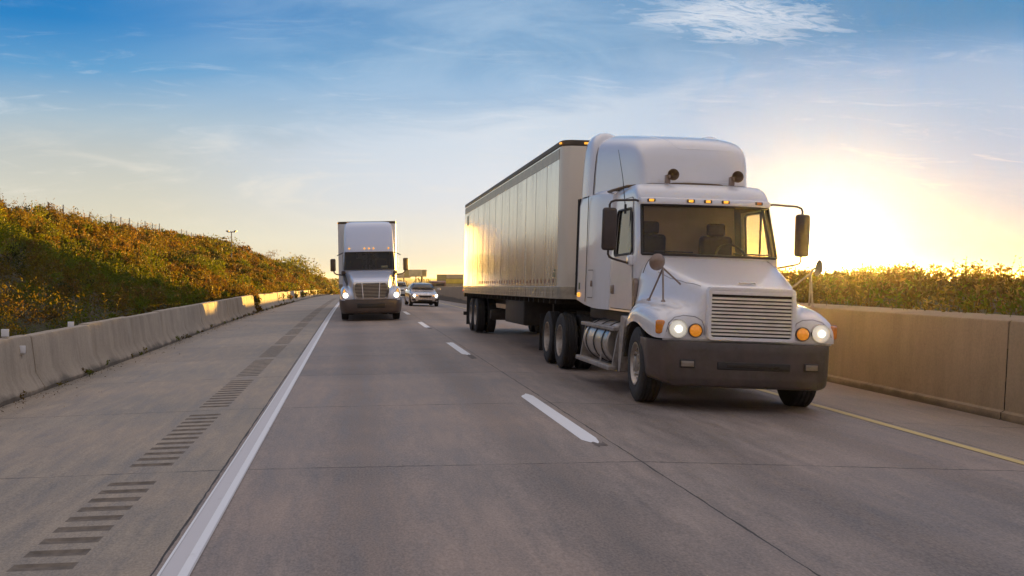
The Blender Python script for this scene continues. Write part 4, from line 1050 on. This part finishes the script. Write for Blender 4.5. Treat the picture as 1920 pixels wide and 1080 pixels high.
# side mirrors on C shaped tube arms
for sg in (-1, 1):
    m_ = MB().box(-.105, .105, -.05, .06, -.315, .315, .045).build('side_mirror', M['mirror_black'], T_, smooth=45, loc=(sg*1.42, 1.93, 2.42)); m_.rotation_euler = (0, 0, sg*R(4))
    a = [(sg*1.42, 1.95, 2.30), (sg*1.42, 1.95, 2.78), (sg*1.40, 1.95, 2.82), (sg*1.34, 1.96, 2.845), (sg*1.02, 2.05, 2.87), (sg*.97, 2.08, 2.86)]
    b = [(sg*1.42, 1.95, 2.5), (sg*1.42, 1.95, 2.05), (sg*1.40, 1.95, 2.01), (sg*1.34, 1.97, 1.985), (sg*1.10, 2.04, 1.93), (sg*1.065, 2.05, 1.945), (sg*1.06, 2.06, 2.02)]
    MB().tube(a, .017, 8).tube(b, .017, 8).build('mirror_arm', M['mirror_black'], T_, smooth=60)
    # round look-down mirror on a tripod over the fender
    base = Vector((sg*1.02, .62, 1.83))
    dsk = MB().lathe([(.001, -.03), (.05, -.028), (.095, -.012), (.115, .01), (.112, .02), (.001, .022)], (0, 0, 0), 'y', 28).build('hood_mirror', M['bronze'], T_, smooth=40, loc=(sg*1.085, .55, 1.925)); dsk.rotation_euler = (R(8), 0, R(12) if sg < 0 else R(86))
    lg = MB()
    top = (sg*.995, .60, 1.85)
    for e in ((sg*1.10, .86, 1.40), (sg*1.00, .52, 1.395), (sg*.70, .62, 1.60)):
        lg.tube([top, ((top[0]+e[0])/2, (top[1]+e[1])/2, (top[2]+e[2])/2), e], .0125, 7); lg.lathe([(.032, 0), (.03, .012), (.018, .03), (.001, .04)], e, 'z', 12)
    lg.tube([(sg*1.085, .57, 1.925), (sg*1.03, .58, 1.92), (sg*.995, .60, 1.85)], .012, 7)
    lg.build('mirror_tripod', M['bronze'], T_, smooth=50)
    MB().disc((sg*.70, .60, 1.60), .035, 'y', .02, .02, 14).build('tripod_foot', M['chrome'], T_, smooth=40)
    # dark rubber splash flap and white lip behind the front wheel
    MB().prism(round_poly([(1.68, 1.12), (1.92, 1.16), (1.98, .90), (1.98, .33), (1.88, .33), (1.80, .62)], .04), 'x', sg*1.00, sg*1.205).build('splash_guard', M['step'], T_, smooth=40)
    MB().grid([[(sg*x, 1.10-(.60+o)*math.cos(a), .54+(.60+o)*math.sin(a)) for a in np.linspace(.35, math.pi-.05, 20)] for x, o in ((.72, 0), (1.185, 0), (1.20, .03))]).build('wheel_well', M['chassis'], T_, smooth=50)
    # tank with straps and step frame
    tk = MB().lathe([(.001, 0), (.30, 0), (.325, .02), (.33, .06), (.33, 1.52), (.325, 1.56), (.30, 1.58), (.001, 1.58)], (sg*.93, 2.58, .70), 'y', 32).build('fuel_tank', M['tank'], T_, smooth=35)
    s_ = MB()
    for q in (2.80, 3.35, 3.90): s_.lathe([(.332, 0), (.342, .004), (.342, .056), (.332, .06)], (sg*.93, q, .70), 'y', 32)
    s_.build('tank_strap', M['black'], tk, smooth=35)
    stp = MB().box(sg*1.17-.07, sg*1.17+.06, 2.20, 4.47, .905, .965, .012).build('step', M['step'], T_, smooth=30)
    MB().box(sg*1.22-.09, sg*1.22+.05, 2.15, 4.50, .32, .39, .012).build('step', M['step'], T_, smooth=30)
    for q in (2.20, 4.42): MB().prism([(sg*a, b) for a, b in round_poly([(.70, .34), (1.245, .34), (1.16, .93), (.70, .93)], .03)], 'y', q, q+.05).build('step_bracket', M['step'], T_, smooth=30)
    MB().tube([(sg*1.15, 3.3, .93), (sg*1.18, 3.12, .66), (sg*1.22, 3.05, .36)], .014, 6).tube([(sg*1.15, 3.0, .93), (sg*1.18, 3.1, .66)], .014, 6).build('step_stay', M['step'], stp, smooth=50)
    # cab fairing skirt bottom and mudflap
    MB().box(sg*1.22-.6*(sg > 0), sg*1.22+.6*(sg < 0), 8.55, 8.57, .18, .95).build('mudflap', M['rubber'], T_)
    # wheels
    wheel(T_, 'wheel', (sg*1.055, 1.10, .515), .515, .29, sg, 'steer', steer=R(-3))
    for q in (6.45, 7.77):
        wheel(T_, 'wheel', (sg*1.085, q, .515), .515, .27, sg, 'drive')
        o = wheel(T_, 'wheel', (sg*.765, q, .515), .515, .27, sg, 'drive')
# frame, axles, engine bay bulk under the cab
ch = MB()
for sg in (-1, 1): ch.box(sg*.43-.045, sg*.43+.045, .6, 8.5, .78, 1.05, .01)
for q in (1.1, 6.45, 7.77): ch.tube([(-1.0, q, .515), (1.0, q, .515)], .085, 10)
for q in (6.45, 7.77): ch.lathe([(.001, -.3), (.18, -.2), (.27, 0), (.18, .2), (.001, .3)], (0, q, .53), 'y', 16)
ch.box(-.40, .40, .45, 2.6, .42, 1.2, .08).box(-.95, .95, 1.9, 5.1, 1.02, 1.26, .02).box(-.6, .6, 2.6, 5.2, .45, 1.02, .05)
ch.build('chassis', M['chassis'], T_, smooth=35)
fw = MB().lathe([(.001, .06), (.46, .06), (.50, .03), (.50, 0), (.001, 0)], (0, 7.1, 1.10), 'z', 28).build('fifth_wheel', M['chassis'], T_, smooth=35)
MB().lathe([(.10, 0), (.10, .9), (.06, .9)], (-.55, 5.35, 1.3), 'z', 14).tube([(-.2, 5.15, 1.6), (-.15, 5.5, 1.35), (0, 5.9, 1.5), (.05, 6.2, 1.65)], .02, 6).tube([(.2, 5.15, 1.7), (.2, 5.5, 1.4), (.1, 5.9, 1.55), (.1, 6.2, 1.65)], .02, 6).build('air_hose', M['black'], T_)

# ================================================================== trailers
def trailer(label, loc, rot, H0, H1, L, W, front='trailer_front', gear=True, detail=True, side='trailer'):
    t = thing('semi_trailer', label, 'trailer', loc, rot)
    hw = W/2; pl = [(-hw, L), (-hw, .22), (-hw+.02, .12), (-hw+.07, .05), (-hw+.16, 0), (hw-.16, 0), (hw-.07, .05), (hw-.02, .12), (hw, .22), (hw, L)]
    bdm = MB().prism(pl, 'z', H0+.22, H1-.11)
    for sg in (-1, 1):
        bdm.mat(3); y = .25
        while y < L-.1:
            bdm.box(sg*hw-.004, sg*hw+.0025 if sg > 0 else sg*hw+.004, y-.012, y+.012, H0+.24, H1-.33) if sg > 0 else bdm.box(sg*hw-.0025, sg*hw+.004, y-.012, y+.012, H0+.24, H1-.33); y += 1.22
        bdm.mat(1).box(sg*(hw+.003)-.006, sg*(hw+.003)+.006, .25, L-.05, H1-.33, H1-.14)
        bdm.mat(2); y = .55
        while detail and y < L*.75:
            bdm.box(sg*(hw+.005)-.004, sg*(hw+.005)+.004, y, y+.07+.02*random.random(), H0+.30, H0+.38); y += .42
    body = bdm.build('body', [M[side], M['rail'], M['tape'], M['sheet_seam']], t, smooth=50)
    pf = [(x, y-.006) for x, y in pl[1:9]]
    nose = MB().grid([[(x*1.002, y, z) for x, y in pf] for z in (H0+.22, H1-.11)]).build('nose_panel', M[front], body, smooth=50)
    g1 = [(x*1.008, y-.014 if i in range(1, 9) else y+.01) for i, (x, y) in enumerate(pl)]
    MB().prism(g1, 'z', H1-.10, H1).build('top_rail', M['rail_dark'], t, smooth=30, bevel=.012)
    g2 = [(x*1.006, y-.012 if i in range(1, 9) else y+.008) for i, (x, y) in enumerate(pl)]
    br = MB().prism(g2, 'z', H0, H0+.235).build('bottom_rail', M['rail'], t, smooth=30, bevel=.008)
    if detail:
        rv = MB()
        for sg in (-1, 1):
            y = .6
            while y < L-.2:
                rv.box(sg*(hw+.012)-.008, sg*(hw+.012)+.010, y-.012, y+.012, H0+.03, H0+.20); y += .305
            for q in (.018, .10, .175): rv.box(sg*(hw+.012)-.006, sg*(hw+.012)+.006, .3, L-.1, H0+q, H0+q+.016)
        rv.build('rail_rib', M['rail'], br, smooth=0)
        for sg in (-1, 1):
            MB().box(sg*(hw+.006)-.004, sg*(hw+.006)+.004, .40, .58, H0+.42, H0+.50).box(sg*(hw+.006)-.004, sg*(hw+.006)+.004, .42, .52, H0+.53, H0+.57).build('placard', M['plate_green'], body, smooth=0)
            MB().box(sg*(hw+.006)-.004, sg*(hw+.006)+.004, L-1.0, L-.75, H1-.75, H1-.45).build('placard', M['plate_green'], body, smooth=0)
            MB().box(sg*(hw+.02)-.02, sg*(hw+.02)+.02, .06, .14, H1-.075, H1-.04, .01).build('corner_marker', M['amber_lit'], t, smooth=40)
            MB().box(sg*(hw+.015)-.015, sg*(hw+.015)+.015, L-.12, L-.02, H0+.06, H0+.12, .01).build('tail_marker', M['red'], t, smooth=40)
        MB().box(-.9, -.72, -.03, .0, H1-.08, H1-.04, .008).box(.72, .9, -.03, 0, H1-.08, H1-.04, .008).build('front_marker', M['amber_lit'], t, smooth=40)
    # underside, axles, guard
    ch = MB()
    for sg in (-1, 1): ch.box(sg*.55-.05, sg*.55+.05, L-5.6, L-.3, H0-.28, H0, 0)
    y = .6
    while y < L: ch.box(-hw+.05, hw-.05, y-.03, y+.03, H0-.10, H0-.002); y += .6
    ch.box(-hw+.02, hw-.02, L-.16, L-.02, H0-.12, H0)
    for q in (L-3.05, L-1.83):
        ch.tube([(-1.0, q, .52), (1.0, q, .52)], .07, 8)
        for sg in (-1, 1): ch.box(sg*.5-.06, sg*.5+.06, q-.9, q+.3, .62, .75)
    for sg in (-1, 1): ch.box(sg*.62-.05, sg*.62+.05, L-.14, L-.06, .50, H0-.1)
    ch.build('underframe', M['chassis'], t, smooth=0)
    MB().box(-hw+.02, hw-.02, L-.13, L+.0, .44, .56, .01).build('rear_guard', M['chassis'], t, smooth=30)
    for sg in (-1, 1):
        for q in (L-3.05, L-1.83):
            wheel(t, 'wheel', (sg*1.12, q, .515), .515, .27, sg, 'drive')
            wheel(t, 'wheel', (sg*.79, q, .515), .515, .27, sg, 'drive')
        MB().box(sg*.97-.31, sg*.97+.31, L-.95, L-.93, .16, H0-.1).build('mudflap', M['rubber'], t)
        if gear:
            MB().box(sg*.80-.06, sg*.80+.06, 2.7, 2.84, .62, H0).box(sg*.80-.045, sg*.80+.045, 2.72, 2.82, .40, .64).box(sg*.80-.12, sg*.80+.12, 2.62, 2.92, .36, .40, .01).build('landing_leg', M['chassis'], t, smooth=30)
    if gear:
        MB().tube([(-.8, 2.77, .95), (.8, 2.77, .95)], .03, 6).tube([(-.8, 2.77, .6), (.8, 2.77, 1.05)], .02, 6).build('landing_brace', M['chassis'], t)
        MB().box(-1.18, 1.18, 4.6, 7.4, .52, 1.08, .03).build('pallet_carrier', M['chassis'], t, smooth=30)
        MB().lathe([(.001, -.5), (.13, -.48), (.15, -.4), (.15, .4), (.13, .48), (.001, .5)], (-.7, L-6.0, .62), 'x', 18).build('air_tank', M['chassis'], t, smooth=40)
    return t
ty_ = 19.9
near_tr = trailer('long white box trailer with shiny ribbed side behind the nearest truck', (5.10, ty_, road_z(5.1, ty_)+.135), (R(-.49), R(1.5), R(.43)), 1.18, 4.16, 16.15, 2.6)

# ================================================================== the truck further off
FX, FY = .70, 41.8
fg = road_z(FX, FY+1.1)
ft_ = thing('semi_truck', 'pale blue white aerodynamic semi truck with tall rounded roof, further off in the left lane', 'semi truck', (FX, FY, fg+.01), (0, R(-.9), R(.4)))
F_ = ft_
def fhp(zt, w1, z1, w2, z2, vx, vz, fx, fz, ox, oz, bz): return [(0, zt), (w1*.55, zt-.004), (w1*.92, zt-.02), (w1, z1), (w2, z2), (vx, vz), (fx, fz), (ox, oz), (ox+.01, bz+.1), (ox+.01, bz)]
st = [(.10, fhp(1.50, .66, 1.46, .68, 1.15, .72, .98, .86, 1.00, 1.05, .92, .80)),
      (.16, fhp(1.55, .70, 1.50, .72, 1.2, .76, 1.05, .90, 1.08, 1.12, 1.00, .80)),
      (.45, fhp(1.65, .74, 1.60, .78, 1.3, .82, 1.16, .97, 1.22, 1.18, 1.08, .80)),
      (.85, fhp(1.75, .78, 1.70, .82, 1.4, .86, 1.25, 1.02, 1.36, 1.20, 1.18, .92)),
      (1.30, fhp(1.84, .82, 1.79, .87, 1.45, .91, 1.28, 1.06, 1.42, 1.21, 1.24, 1.10)),
      (1.75, fhp(1.92, .86, 1.87, .92, 1.5, .95, 1.30, 1.07, 1.36, 1.20, 1.22, 1.02)),
      (2.15, fhp(1.98, .92, 1.92, .98, 1.55, 1.0, 1.30, 1.06, 1.24, 1.17, 1.10, .90))]
rows = [[(x, y, z) for x, z in half_mirror(p)] for y, p in st]
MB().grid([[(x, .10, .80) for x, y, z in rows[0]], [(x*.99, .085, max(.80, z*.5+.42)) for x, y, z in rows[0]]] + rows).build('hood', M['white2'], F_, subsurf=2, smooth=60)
# grille with two upright dividers
go = round_poly([(-.60, .86), (.60, .86), (.68, 1.18), (.66, 1.50), (-.66, 1.50), (-.68, 1.18)], .08, 4)
MB().prism(go, 'y', .02, .14).build('grille', M['chassis'], F_, smooth=30); fgx = LAST[0]
gi = [(x*.93, (z-1.18)*.90+1.18) for x, z in go]; go2 = [(x*1.06, (z-1.18)*1.08+1.18) for x, z in go]
MB().grid([[(x, y, z) for x, z in P] for P, y in ((go2, .15), (go2, .0), (gi, -.01), (gi, .10))], closed=True).build('grille_frame', M['chrome'], fgx, smooth=40)
b_ = MB()
for i in range(10):
    z = .92+i*.056; w = .60 + .045*min(1, (z-.86)/.3); b_.box(-w, w, .012, .03, z-.004, z+.006)
b_.build('grille_bars', M['slat'], fgx, smooth=0)
for sg in (-1, 1): MB().prism([(sg*.29, .87), (sg*.33, .87), (sg*.37, 1.49), (sg*.33, 1.49)], 'y', -.015, .03).build('divider', M['chrome'], fgx, smooth=30)
bz2 = [(.27, .10, .92), (.31, .03, .95), (.40, .0, .975), (.60, 0, .995), (.76, .0, 1.0), (.83, .02, .99), (.845, .06, .98)]
MB().grid([[(x*sc*1.03, bpl(x)*1.15+iny, z+.06*max(0, (abs(x)-.9)/.3)*(1 if z < .4 else 0)) for x in bx_]+[(1.26*sc, .85, z)] if False else [(-1.255*sc, .95, z+.04)]+[(x*sc*1.03, bpl(x)*1.15+iny, z) for x in bx_]+[(1.255*sc, .95, z+.04)] for z, iny, sc in bz2]).build('bumper', M['bumper'], F_, smooth=50, solid=.03)
MB().box(-.55, .55, -.01, .03, .50, .68, .02).build('air_slot', M['black'], LAST[0], smooth=40)
for sg in (-1, 1):
    pl = round_poly([(sg*.80, .84), (sg*1.17, .90), (sg*1.13, 1.10), (sg*1.06, 1.30), (sg*.93, 1.10)], .05, 3)
    hl = MB().prism(pl, 'y', .10, .30).build('headlight', simple('headlamp housing', (.55, .50, .45), .2, .2, coat=.8), F_, smooth=30)
    hl.location = (0, .0, 0)
    MB().disc((sg*1.0, .10, 1.0), .105, 'y', .02, .02, 20).build('bulb', M['lamp_hot'], hl, smooth=40)
    MB().prism(round_poly([(sg*1.0, 1.13), (sg*1.10, 1.12), (sg*1.05, 1.25)], .02, 3), 'y', .085, .13).build('turn_lens', M['amber_lit'], hl, smooth=30)
FR_ = [(z, yf, w, 5.9, [y0, y0+.5, y0+1.0, y0+1.1]) for z, yf, w, y0 in ((1.12, 2.25, 1.10, 2.7), (1.6, 2.2, 1.10, 2.66), (1.95, 2.08, 1.09, 2.62), (2.02, 2.02, 1.085, 2.62), (2.30, 2.22, 1.07, 2.78), (2.55, 2.40, 1.055, 2.9), (2.74, 2.53, 1.045, 3.0), (2.82, 2.54, 1.045, 3.0), (3.1, 2.70, 1.04, 3.1), (3.5, 2.95, 1.03, 3.4), (3.80, 3.18, 1.01, 3.7))]
FR_ += [(3.95, 3.36, .975, 5.9, [3.9, 4.2, 4.6, 5]), (4.04, 3.62, .90, 5.9, [4.0, 4.3, 4.6, 5]), (4.08, 4.0, .76, 5.9, [4.5, 4.7, 4.9, 5.2])]
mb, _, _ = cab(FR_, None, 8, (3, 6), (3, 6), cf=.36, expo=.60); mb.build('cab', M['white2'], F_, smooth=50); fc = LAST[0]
mi, _, _ = cab(FR_[:9], None, 8, (3, 6), (3, 6), inset=.05, cf=.36, expo=.60); mi.build('cab_lining', M['interior'], fc, smooth=45)
MB().grid(front_patch(FR_, 3, 6, .006, cf=.36, expo=.60)).build('windshield', M['glass'], F_, smooth=60); w2 = LAST[0]
gp = front_patch(FR_, 3, 6, -.004, cf=.36, expo=.60); loop = gp[0] + [r[-1] for r in gp[1:]] + gp[-1][::-1][1:] + [r[0] for r in gp[1:-1]][::-1]
MB().tube(loop+[loop[0]], .024, 6).build('windshield_seal', M['black'], w2, smooth=60)
MB().grid([[(x, 2.10+.06*(z-2.05)/.1+.05*x*x-.02, z) for x in (.48, .62, .76)] for z in (2.07, 2.17)]).build('windshield_sticker', M['sticker'], w2, solid=.004)
MB().box(-.95, .95, 2.6, 3.0, 1.75, 2.05, .05).build('dashboard', M['interior'], fc, smooth=40)
for sg in (-1, 1): MB().box(-.26, .26, 3.5, 3.66, 1.6, 2.5, .06).build('seat', M['seat'], fc, smooth=40, loc=(sg*.52, 0, 0))
for x in (-.82, -.19, 0, .19, .82):
    a = abs(x)/1.04; th = math.asin(min(1, a**(1/.6))); yy = 2.60+.36*(1-math.cos(th)**.6)
    MB().lathe([(.001, -.10), (.02, -.09), (.034, -.04), (.038, .02), (.038, .06)], (x, yy, 2.90), 'y', 12).build('marker_lamp', M['amber_lit'], F_, smooth=40)
for sg in (-1, 1):
    do = plate_with_hole(round_poly([(2.42, 1.2), (3.72, 1.2), (3.72, 2.78), (2.95, 2.78)], .08, 5), round_poly([(2.66, 2.05), (3.58, 2.03), (3.58, 2.66), (3.0, 2.66)], .07, 5), lambda y, z: 1.10-.055*max(0, (z-1.95)/.8)+.014, .02)
    do.v = [(x*sg, y, z) for x, y, z in do.v]; d2 = do.build('door', M['white2'], F_, smooth=40)
    pw = round_poly([(2.66, 2.05), (3.58, 2.03), (3.58, 2.66), (3.0, 2.66)], .07, 5)
    MB().add([(sg*1.07, *p) for p in pw], [tuple(range(len(pw)))]).build('window', M['dark_glass'], d2, smooth=0)
    MB().tube([(sg*1.08, *p) for p in pw+[pw[0]]], .02, 5, cap=False).build('window_seal', M['black'], d2)
    m_ = MB().box(-.11, .11, -.05, .07, -.26, .26, .05).build('side_mirror', M['mirror_black'], F_, smooth=45, loc=(sg*1.50, 2.20, 2.22)); m_.rotation_euler = (0, 0, sg*R(4))
    MB().tube([(sg*1.48, 2.22, 2.0), (sg*1.45, 2.24, 1.90), (sg*1.36, 2.3, 1.83), (sg*1.10, 2.4, 1.80)], .028, 7).box(sg*1.06-.10, sg*1.06+.10, 2.2, 2.5, 1.83, 1.98, .04).build('mirror_arm', M['mirror_black'], F_, smooth=50)
    MB().tube([(sg*1.04, 2.4, 1.85), (sg*1.0, 1.9, 1.62), (sg*.93, 1.5, 1.38)], [.05, .06, .03], 7).build('cowl_trim', M['black'], F_, smooth=50)
    MB().tube([(sg*1.07, 2.95, 2.74), (sg*1.25, 2.85, 2.66), (sg*1.32, 2.8, 2.62)], .02, 6).build('window_deflector', M['black'], F_, smooth=50)
    wheel(F_, 'wheel', (sg*1.03, 1.25, .515), .515, .29, sg, 'steer')
    MB().grid([[(sg*x, 1.25-.60*math.cos(a), .54+.60*math.sin(a)) for a in np.linspace(.0, math.pi, 18)] for x in (.7, 1.19)]).build('wheel_well', M['chassis'], F_, smooth=50)
    MB().box(sg*1.13-.08, sg*1.13+.08, 2.1, 5.9, .34, 1.15, .03).build('side_skirt', M['white2'], F_, smooth=40)
    for q in (6.9, 8.2):
        wheel(F_, 'wheel', (sg*1.085, q, .515), .515, .27, sg, 'drive')
        wheel(F_, 'wheel', (sg*.77, q, .515), .515, .27, sg, 'drive')
c2 = MB()
for sg in (-1, 1): c2.box(sg*.43-.045, sg*.43+.045, .6, 8.9, .78, 1.05)
for q in (1.25, 6.9, 8.2): c2.tube([(-1, q, .515), (1, q, .515)], .085, 8)
c2.box(-.4, .4, .5, 2.8, .42, 1.3, .05).box(-1.0, 1.0, 2.3, 5.9, .95, 1.15)
c2.build('chassis', M['chassis'], F_, smooth=30)
trailer('white box trailer with dark top edge behind the pale blue truck', (.66, 47.9, road_z(.66, 47.9)+.02), (0, R(-.9), R(.4)), 1.16, 4.20, 16.15, 2.6, front='white_clean', gear=False, side='white_clean')

# ================================================================== cars
def car(name, label, cat, loc, rot, L, W, H, paint, kind, hot=True, rear=False):
    t = thing(name, label, cat, loc, rot); hw = W/2
    van = kind != 'sedan'
    zb, zh, zl = .22, (.80 if not van else .98), (.92 if not van else 1.08)     # sill, bonnet lip, waist
    wl = hw
    def P(zt, w, zs): return [(0, zt), (w*.5, zt-.008), (w*.86, zt-.04), (w*.98, zt-.14), (w, (zt+zs)/2), (w*.985, zs+.12), (w*.93, zs)]
    if not van: ys = [(0.0, .64, .74, .34), (.05, .70, .84, .28), (.25, .80, .90, .24), (.7, .88, .95, .22), (1.25, .96, .98, .22), (1.6, .97, 1, .22), (3.4, .98, 1, .22), (4.2, 1.00, .97, .24), (4.6, .96, .90, .3), (L, .85, .82, .42)]
    else: ys = [(0.0, .80, .80, .40), (.05, .95, .90, .32), (.3, 1.02, .95, .28), (.9, 1.10, .98, .26), (1.3, 1.14, 1, .26), (3.9, 1.16, 1, .26), (L-.1, 1.14, .97, .3), (L, 1.0, .92, .4)]
    body = loft_y([(y, P(z, hw*w, s)) for y, z, w, s in ys]).build('body', M[paint], t, subsurf=2, smooth=60)
    if not van: gs = [(1.15, .95, .86), (1.75, 1.28, .74), (2.05, H-.06, .68), (2.6, H, .66), (3.2, H-.02, .66), (3.8, 1.22, .72), (4.3, .96, .84)]
    else: gs = [(1.05, 1.12, .88), (1.5, 1.42, .80), (1.75, H-.07, .75), (2.3, H, .74), (L-.7, H-.02, .74), (L-.25, H-.12, .76), (L-.1, 1.15, .86)]
    gh = loft_y([(y, [(0, z), (hw*w*.55, z-.01), (hw*w*.92, z-.035), (hw*w, z-.09), (hw*(w*.5+.44) if z > 1 else hw*w, (z+.85)/2), (hw*.92, .84 if not van else 1.05)]) for y, z, w in gs]).build('greenhouse', M[paint], t, subsurf=2, smooth=60)
    def quadglass(name, pts, parent): MB().add(pts, [(0, 1, 2, 3)]).build(name, M['dark_glass'], parent, smooth=0, solid=.01)
    y0, z0, y1, z1 = (1.28, 1.02, 1.98, H-.10) if not van else (1.16, 1.19, 1.66, H-.13)
    w0, w1 = hw*.80, hw*.64
    MB().grid([[(x*(w0+(w1-w0)*u)/1.0, y0+(y1-y0)*u-.075+.16*x*x-.03*math.sin(u*3.14), z0+(z1-z0)*u+.03) for x in (-1, -.7, -.35, 0, .35, .7, 1)] for u in (0, .35, .7, 1)]).build('windshield', M['dark_glass'], t, smooth=60, solid=.012)
    for sg in (-1, 1):
        wa = .905 if not van else .93; wb = .70 if not van else .80
        for (ya, yb, yc, yd) in (((1.85, 2.75, 2.75, 2.2), (2.8, 3.85, 3.4, 2.8)) if not van else ((1.55, 2.5, 2.5, 1.85), (2.56, 3.6, 3.5, 2.56))):
            MB().add([(sg*hw*wa, ya, z0), (sg*hw*wa, yb, z0), (sg*hw*wb, yc, H-.13), (sg*hw*wb, yd, H-.13)], [(0, 1, 2, 3)]).build('window', M['dark_glass'], t, smooth=0, solid=.01)
        for q in (.88, L-.95):
            wheel(t, 'wheel', (sg*(hw-.12), q, .33), .33, .22, sg, 'car')
        mr = MB().box(-.11, .11, -.05, .08, -.065, .065, .04).build('side_mirror', M[paint], t, smooth=45, loc=(sg*(hw+.10), 1.62 if not van else 1.35, z0+.02))
        zl_ = .66 if not van else .86
        hl = MB().prism(round_poly([(sg*hw*.50, zl_-.07), (sg*hw*.93, zl_-.03), (sg*hw*.95, zl_+.08), (sg*hw*.62, zl_+.05)], .03, 3), 'y', -.01, .22).build('headlight', M['chrome'], t, smooth=30)
        MB().disc((sg*hw*.74, -.012, zl_), .075, 'y', .015, .01, 16).build('bulb', M['lamp_far'], hl, smooth=40)
        MB().box(sg*hw*.57-.07, sg*hw*.57+.07, -.03, .0, zl_-.02, zl_+.02, .01).build('turn_lens', M['amber_lit'], hl, smooth=40)
        MB().prism(round_poly([(sg*hw*.62, .34), (sg*hw*.88, .36), (sg*hw*.86, .48), (sg*hw*.68, .46)], .02, 3), 'y', -.03, .2).build('fog_recess', M['black'], t, smooth=30)
    zg = .60 if not van else .80
    MB().prism(round_poly([(-hw*.46, zg+.07), (-hw*.36, zg-.05), (hw*.36, zg-.05), (hw*.46, zg+.07)], .03, 3), 'y', -.035, .1).build('grille', M['black'], t, smooth=30)
    MB().prism(round_poly([(-hw*.50, .40), (-hw*.44, .32), (hw*.44, .32), (hw*.50, .40)], .02, 3), 'y', -.035, .15).build('lower_grille', M['black'], t, smooth=30)
    MB().box(-hw*.44, hw*.44, -.045, -.02, zg+.065, zg+.085, .005).build('grille_trim', M['chrome'], t, smooth=30)
    MB().box(-hw*.8, hw*.8, .5, L-.5, .16, .30).build('underbody', M['chassis'], t, smooth=0)
    return t
cy = 65.0
car('sedan', 'silver sedan with starry headlamps driving in the right lane between the two trucks', 'car', (4.36, cy, road_z(4.36, cy)), (0, R(1.2), R(2.5)), 4.75, 1.82, 1.45, 'silver', 'sedan')
cy = 116.0
car('suv', 'white sport utility car mostly hidden behind the leading truck', 'car', (5.05, cy, road_z(5.05, cy)), (math.atan2(-(dz(cy+4)-dz(cy)), 4), 0, R(1)), 4.7, 1.95, 1.76, 'white_car', 'suv')
# dark red van on the other carriageway, seen over the median wall
def red_van(x, y):
    t = thing('van', 'dark red van showing over the median wall left of the trailer', 'van', (x, y, -float(dz(y))-.3), (0, 0, R(1)))
    MB().prism(round_poly([(0, .35), (5.2, .35), (5.2, 2.25), (.5, 2.28), (.1, 2.1), (.0, 1.2)], .15, 4), 'x', -.98, .98).build('body', M['maroon'], t, smooth=40, bevel=.06)
    MB().box(-.75, .75, -.015, .02, 1.35, 1.95, .01).build('rear_window', M['dark_glass'], t, smooth=30)
    for sg in (-1, 1):
        MB().box(sg*.9-.06, sg*.9+.06, -.02, .04, .9, 1.25, .02).build('tail_light', M['red'], t, smooth=30)
        MB().box(sg*.985-.012, sg*.985+.012, .5, 4.2, 1.35, 1.95, .01).build('window', M['dark_glass'], t, smooth=30)
        for q in (1.0, 4.2): wheel(t, 'wheel', (sg*.86, q, .36), .36, .22, sg, 'car')
red_van(at(823, 150), 150)
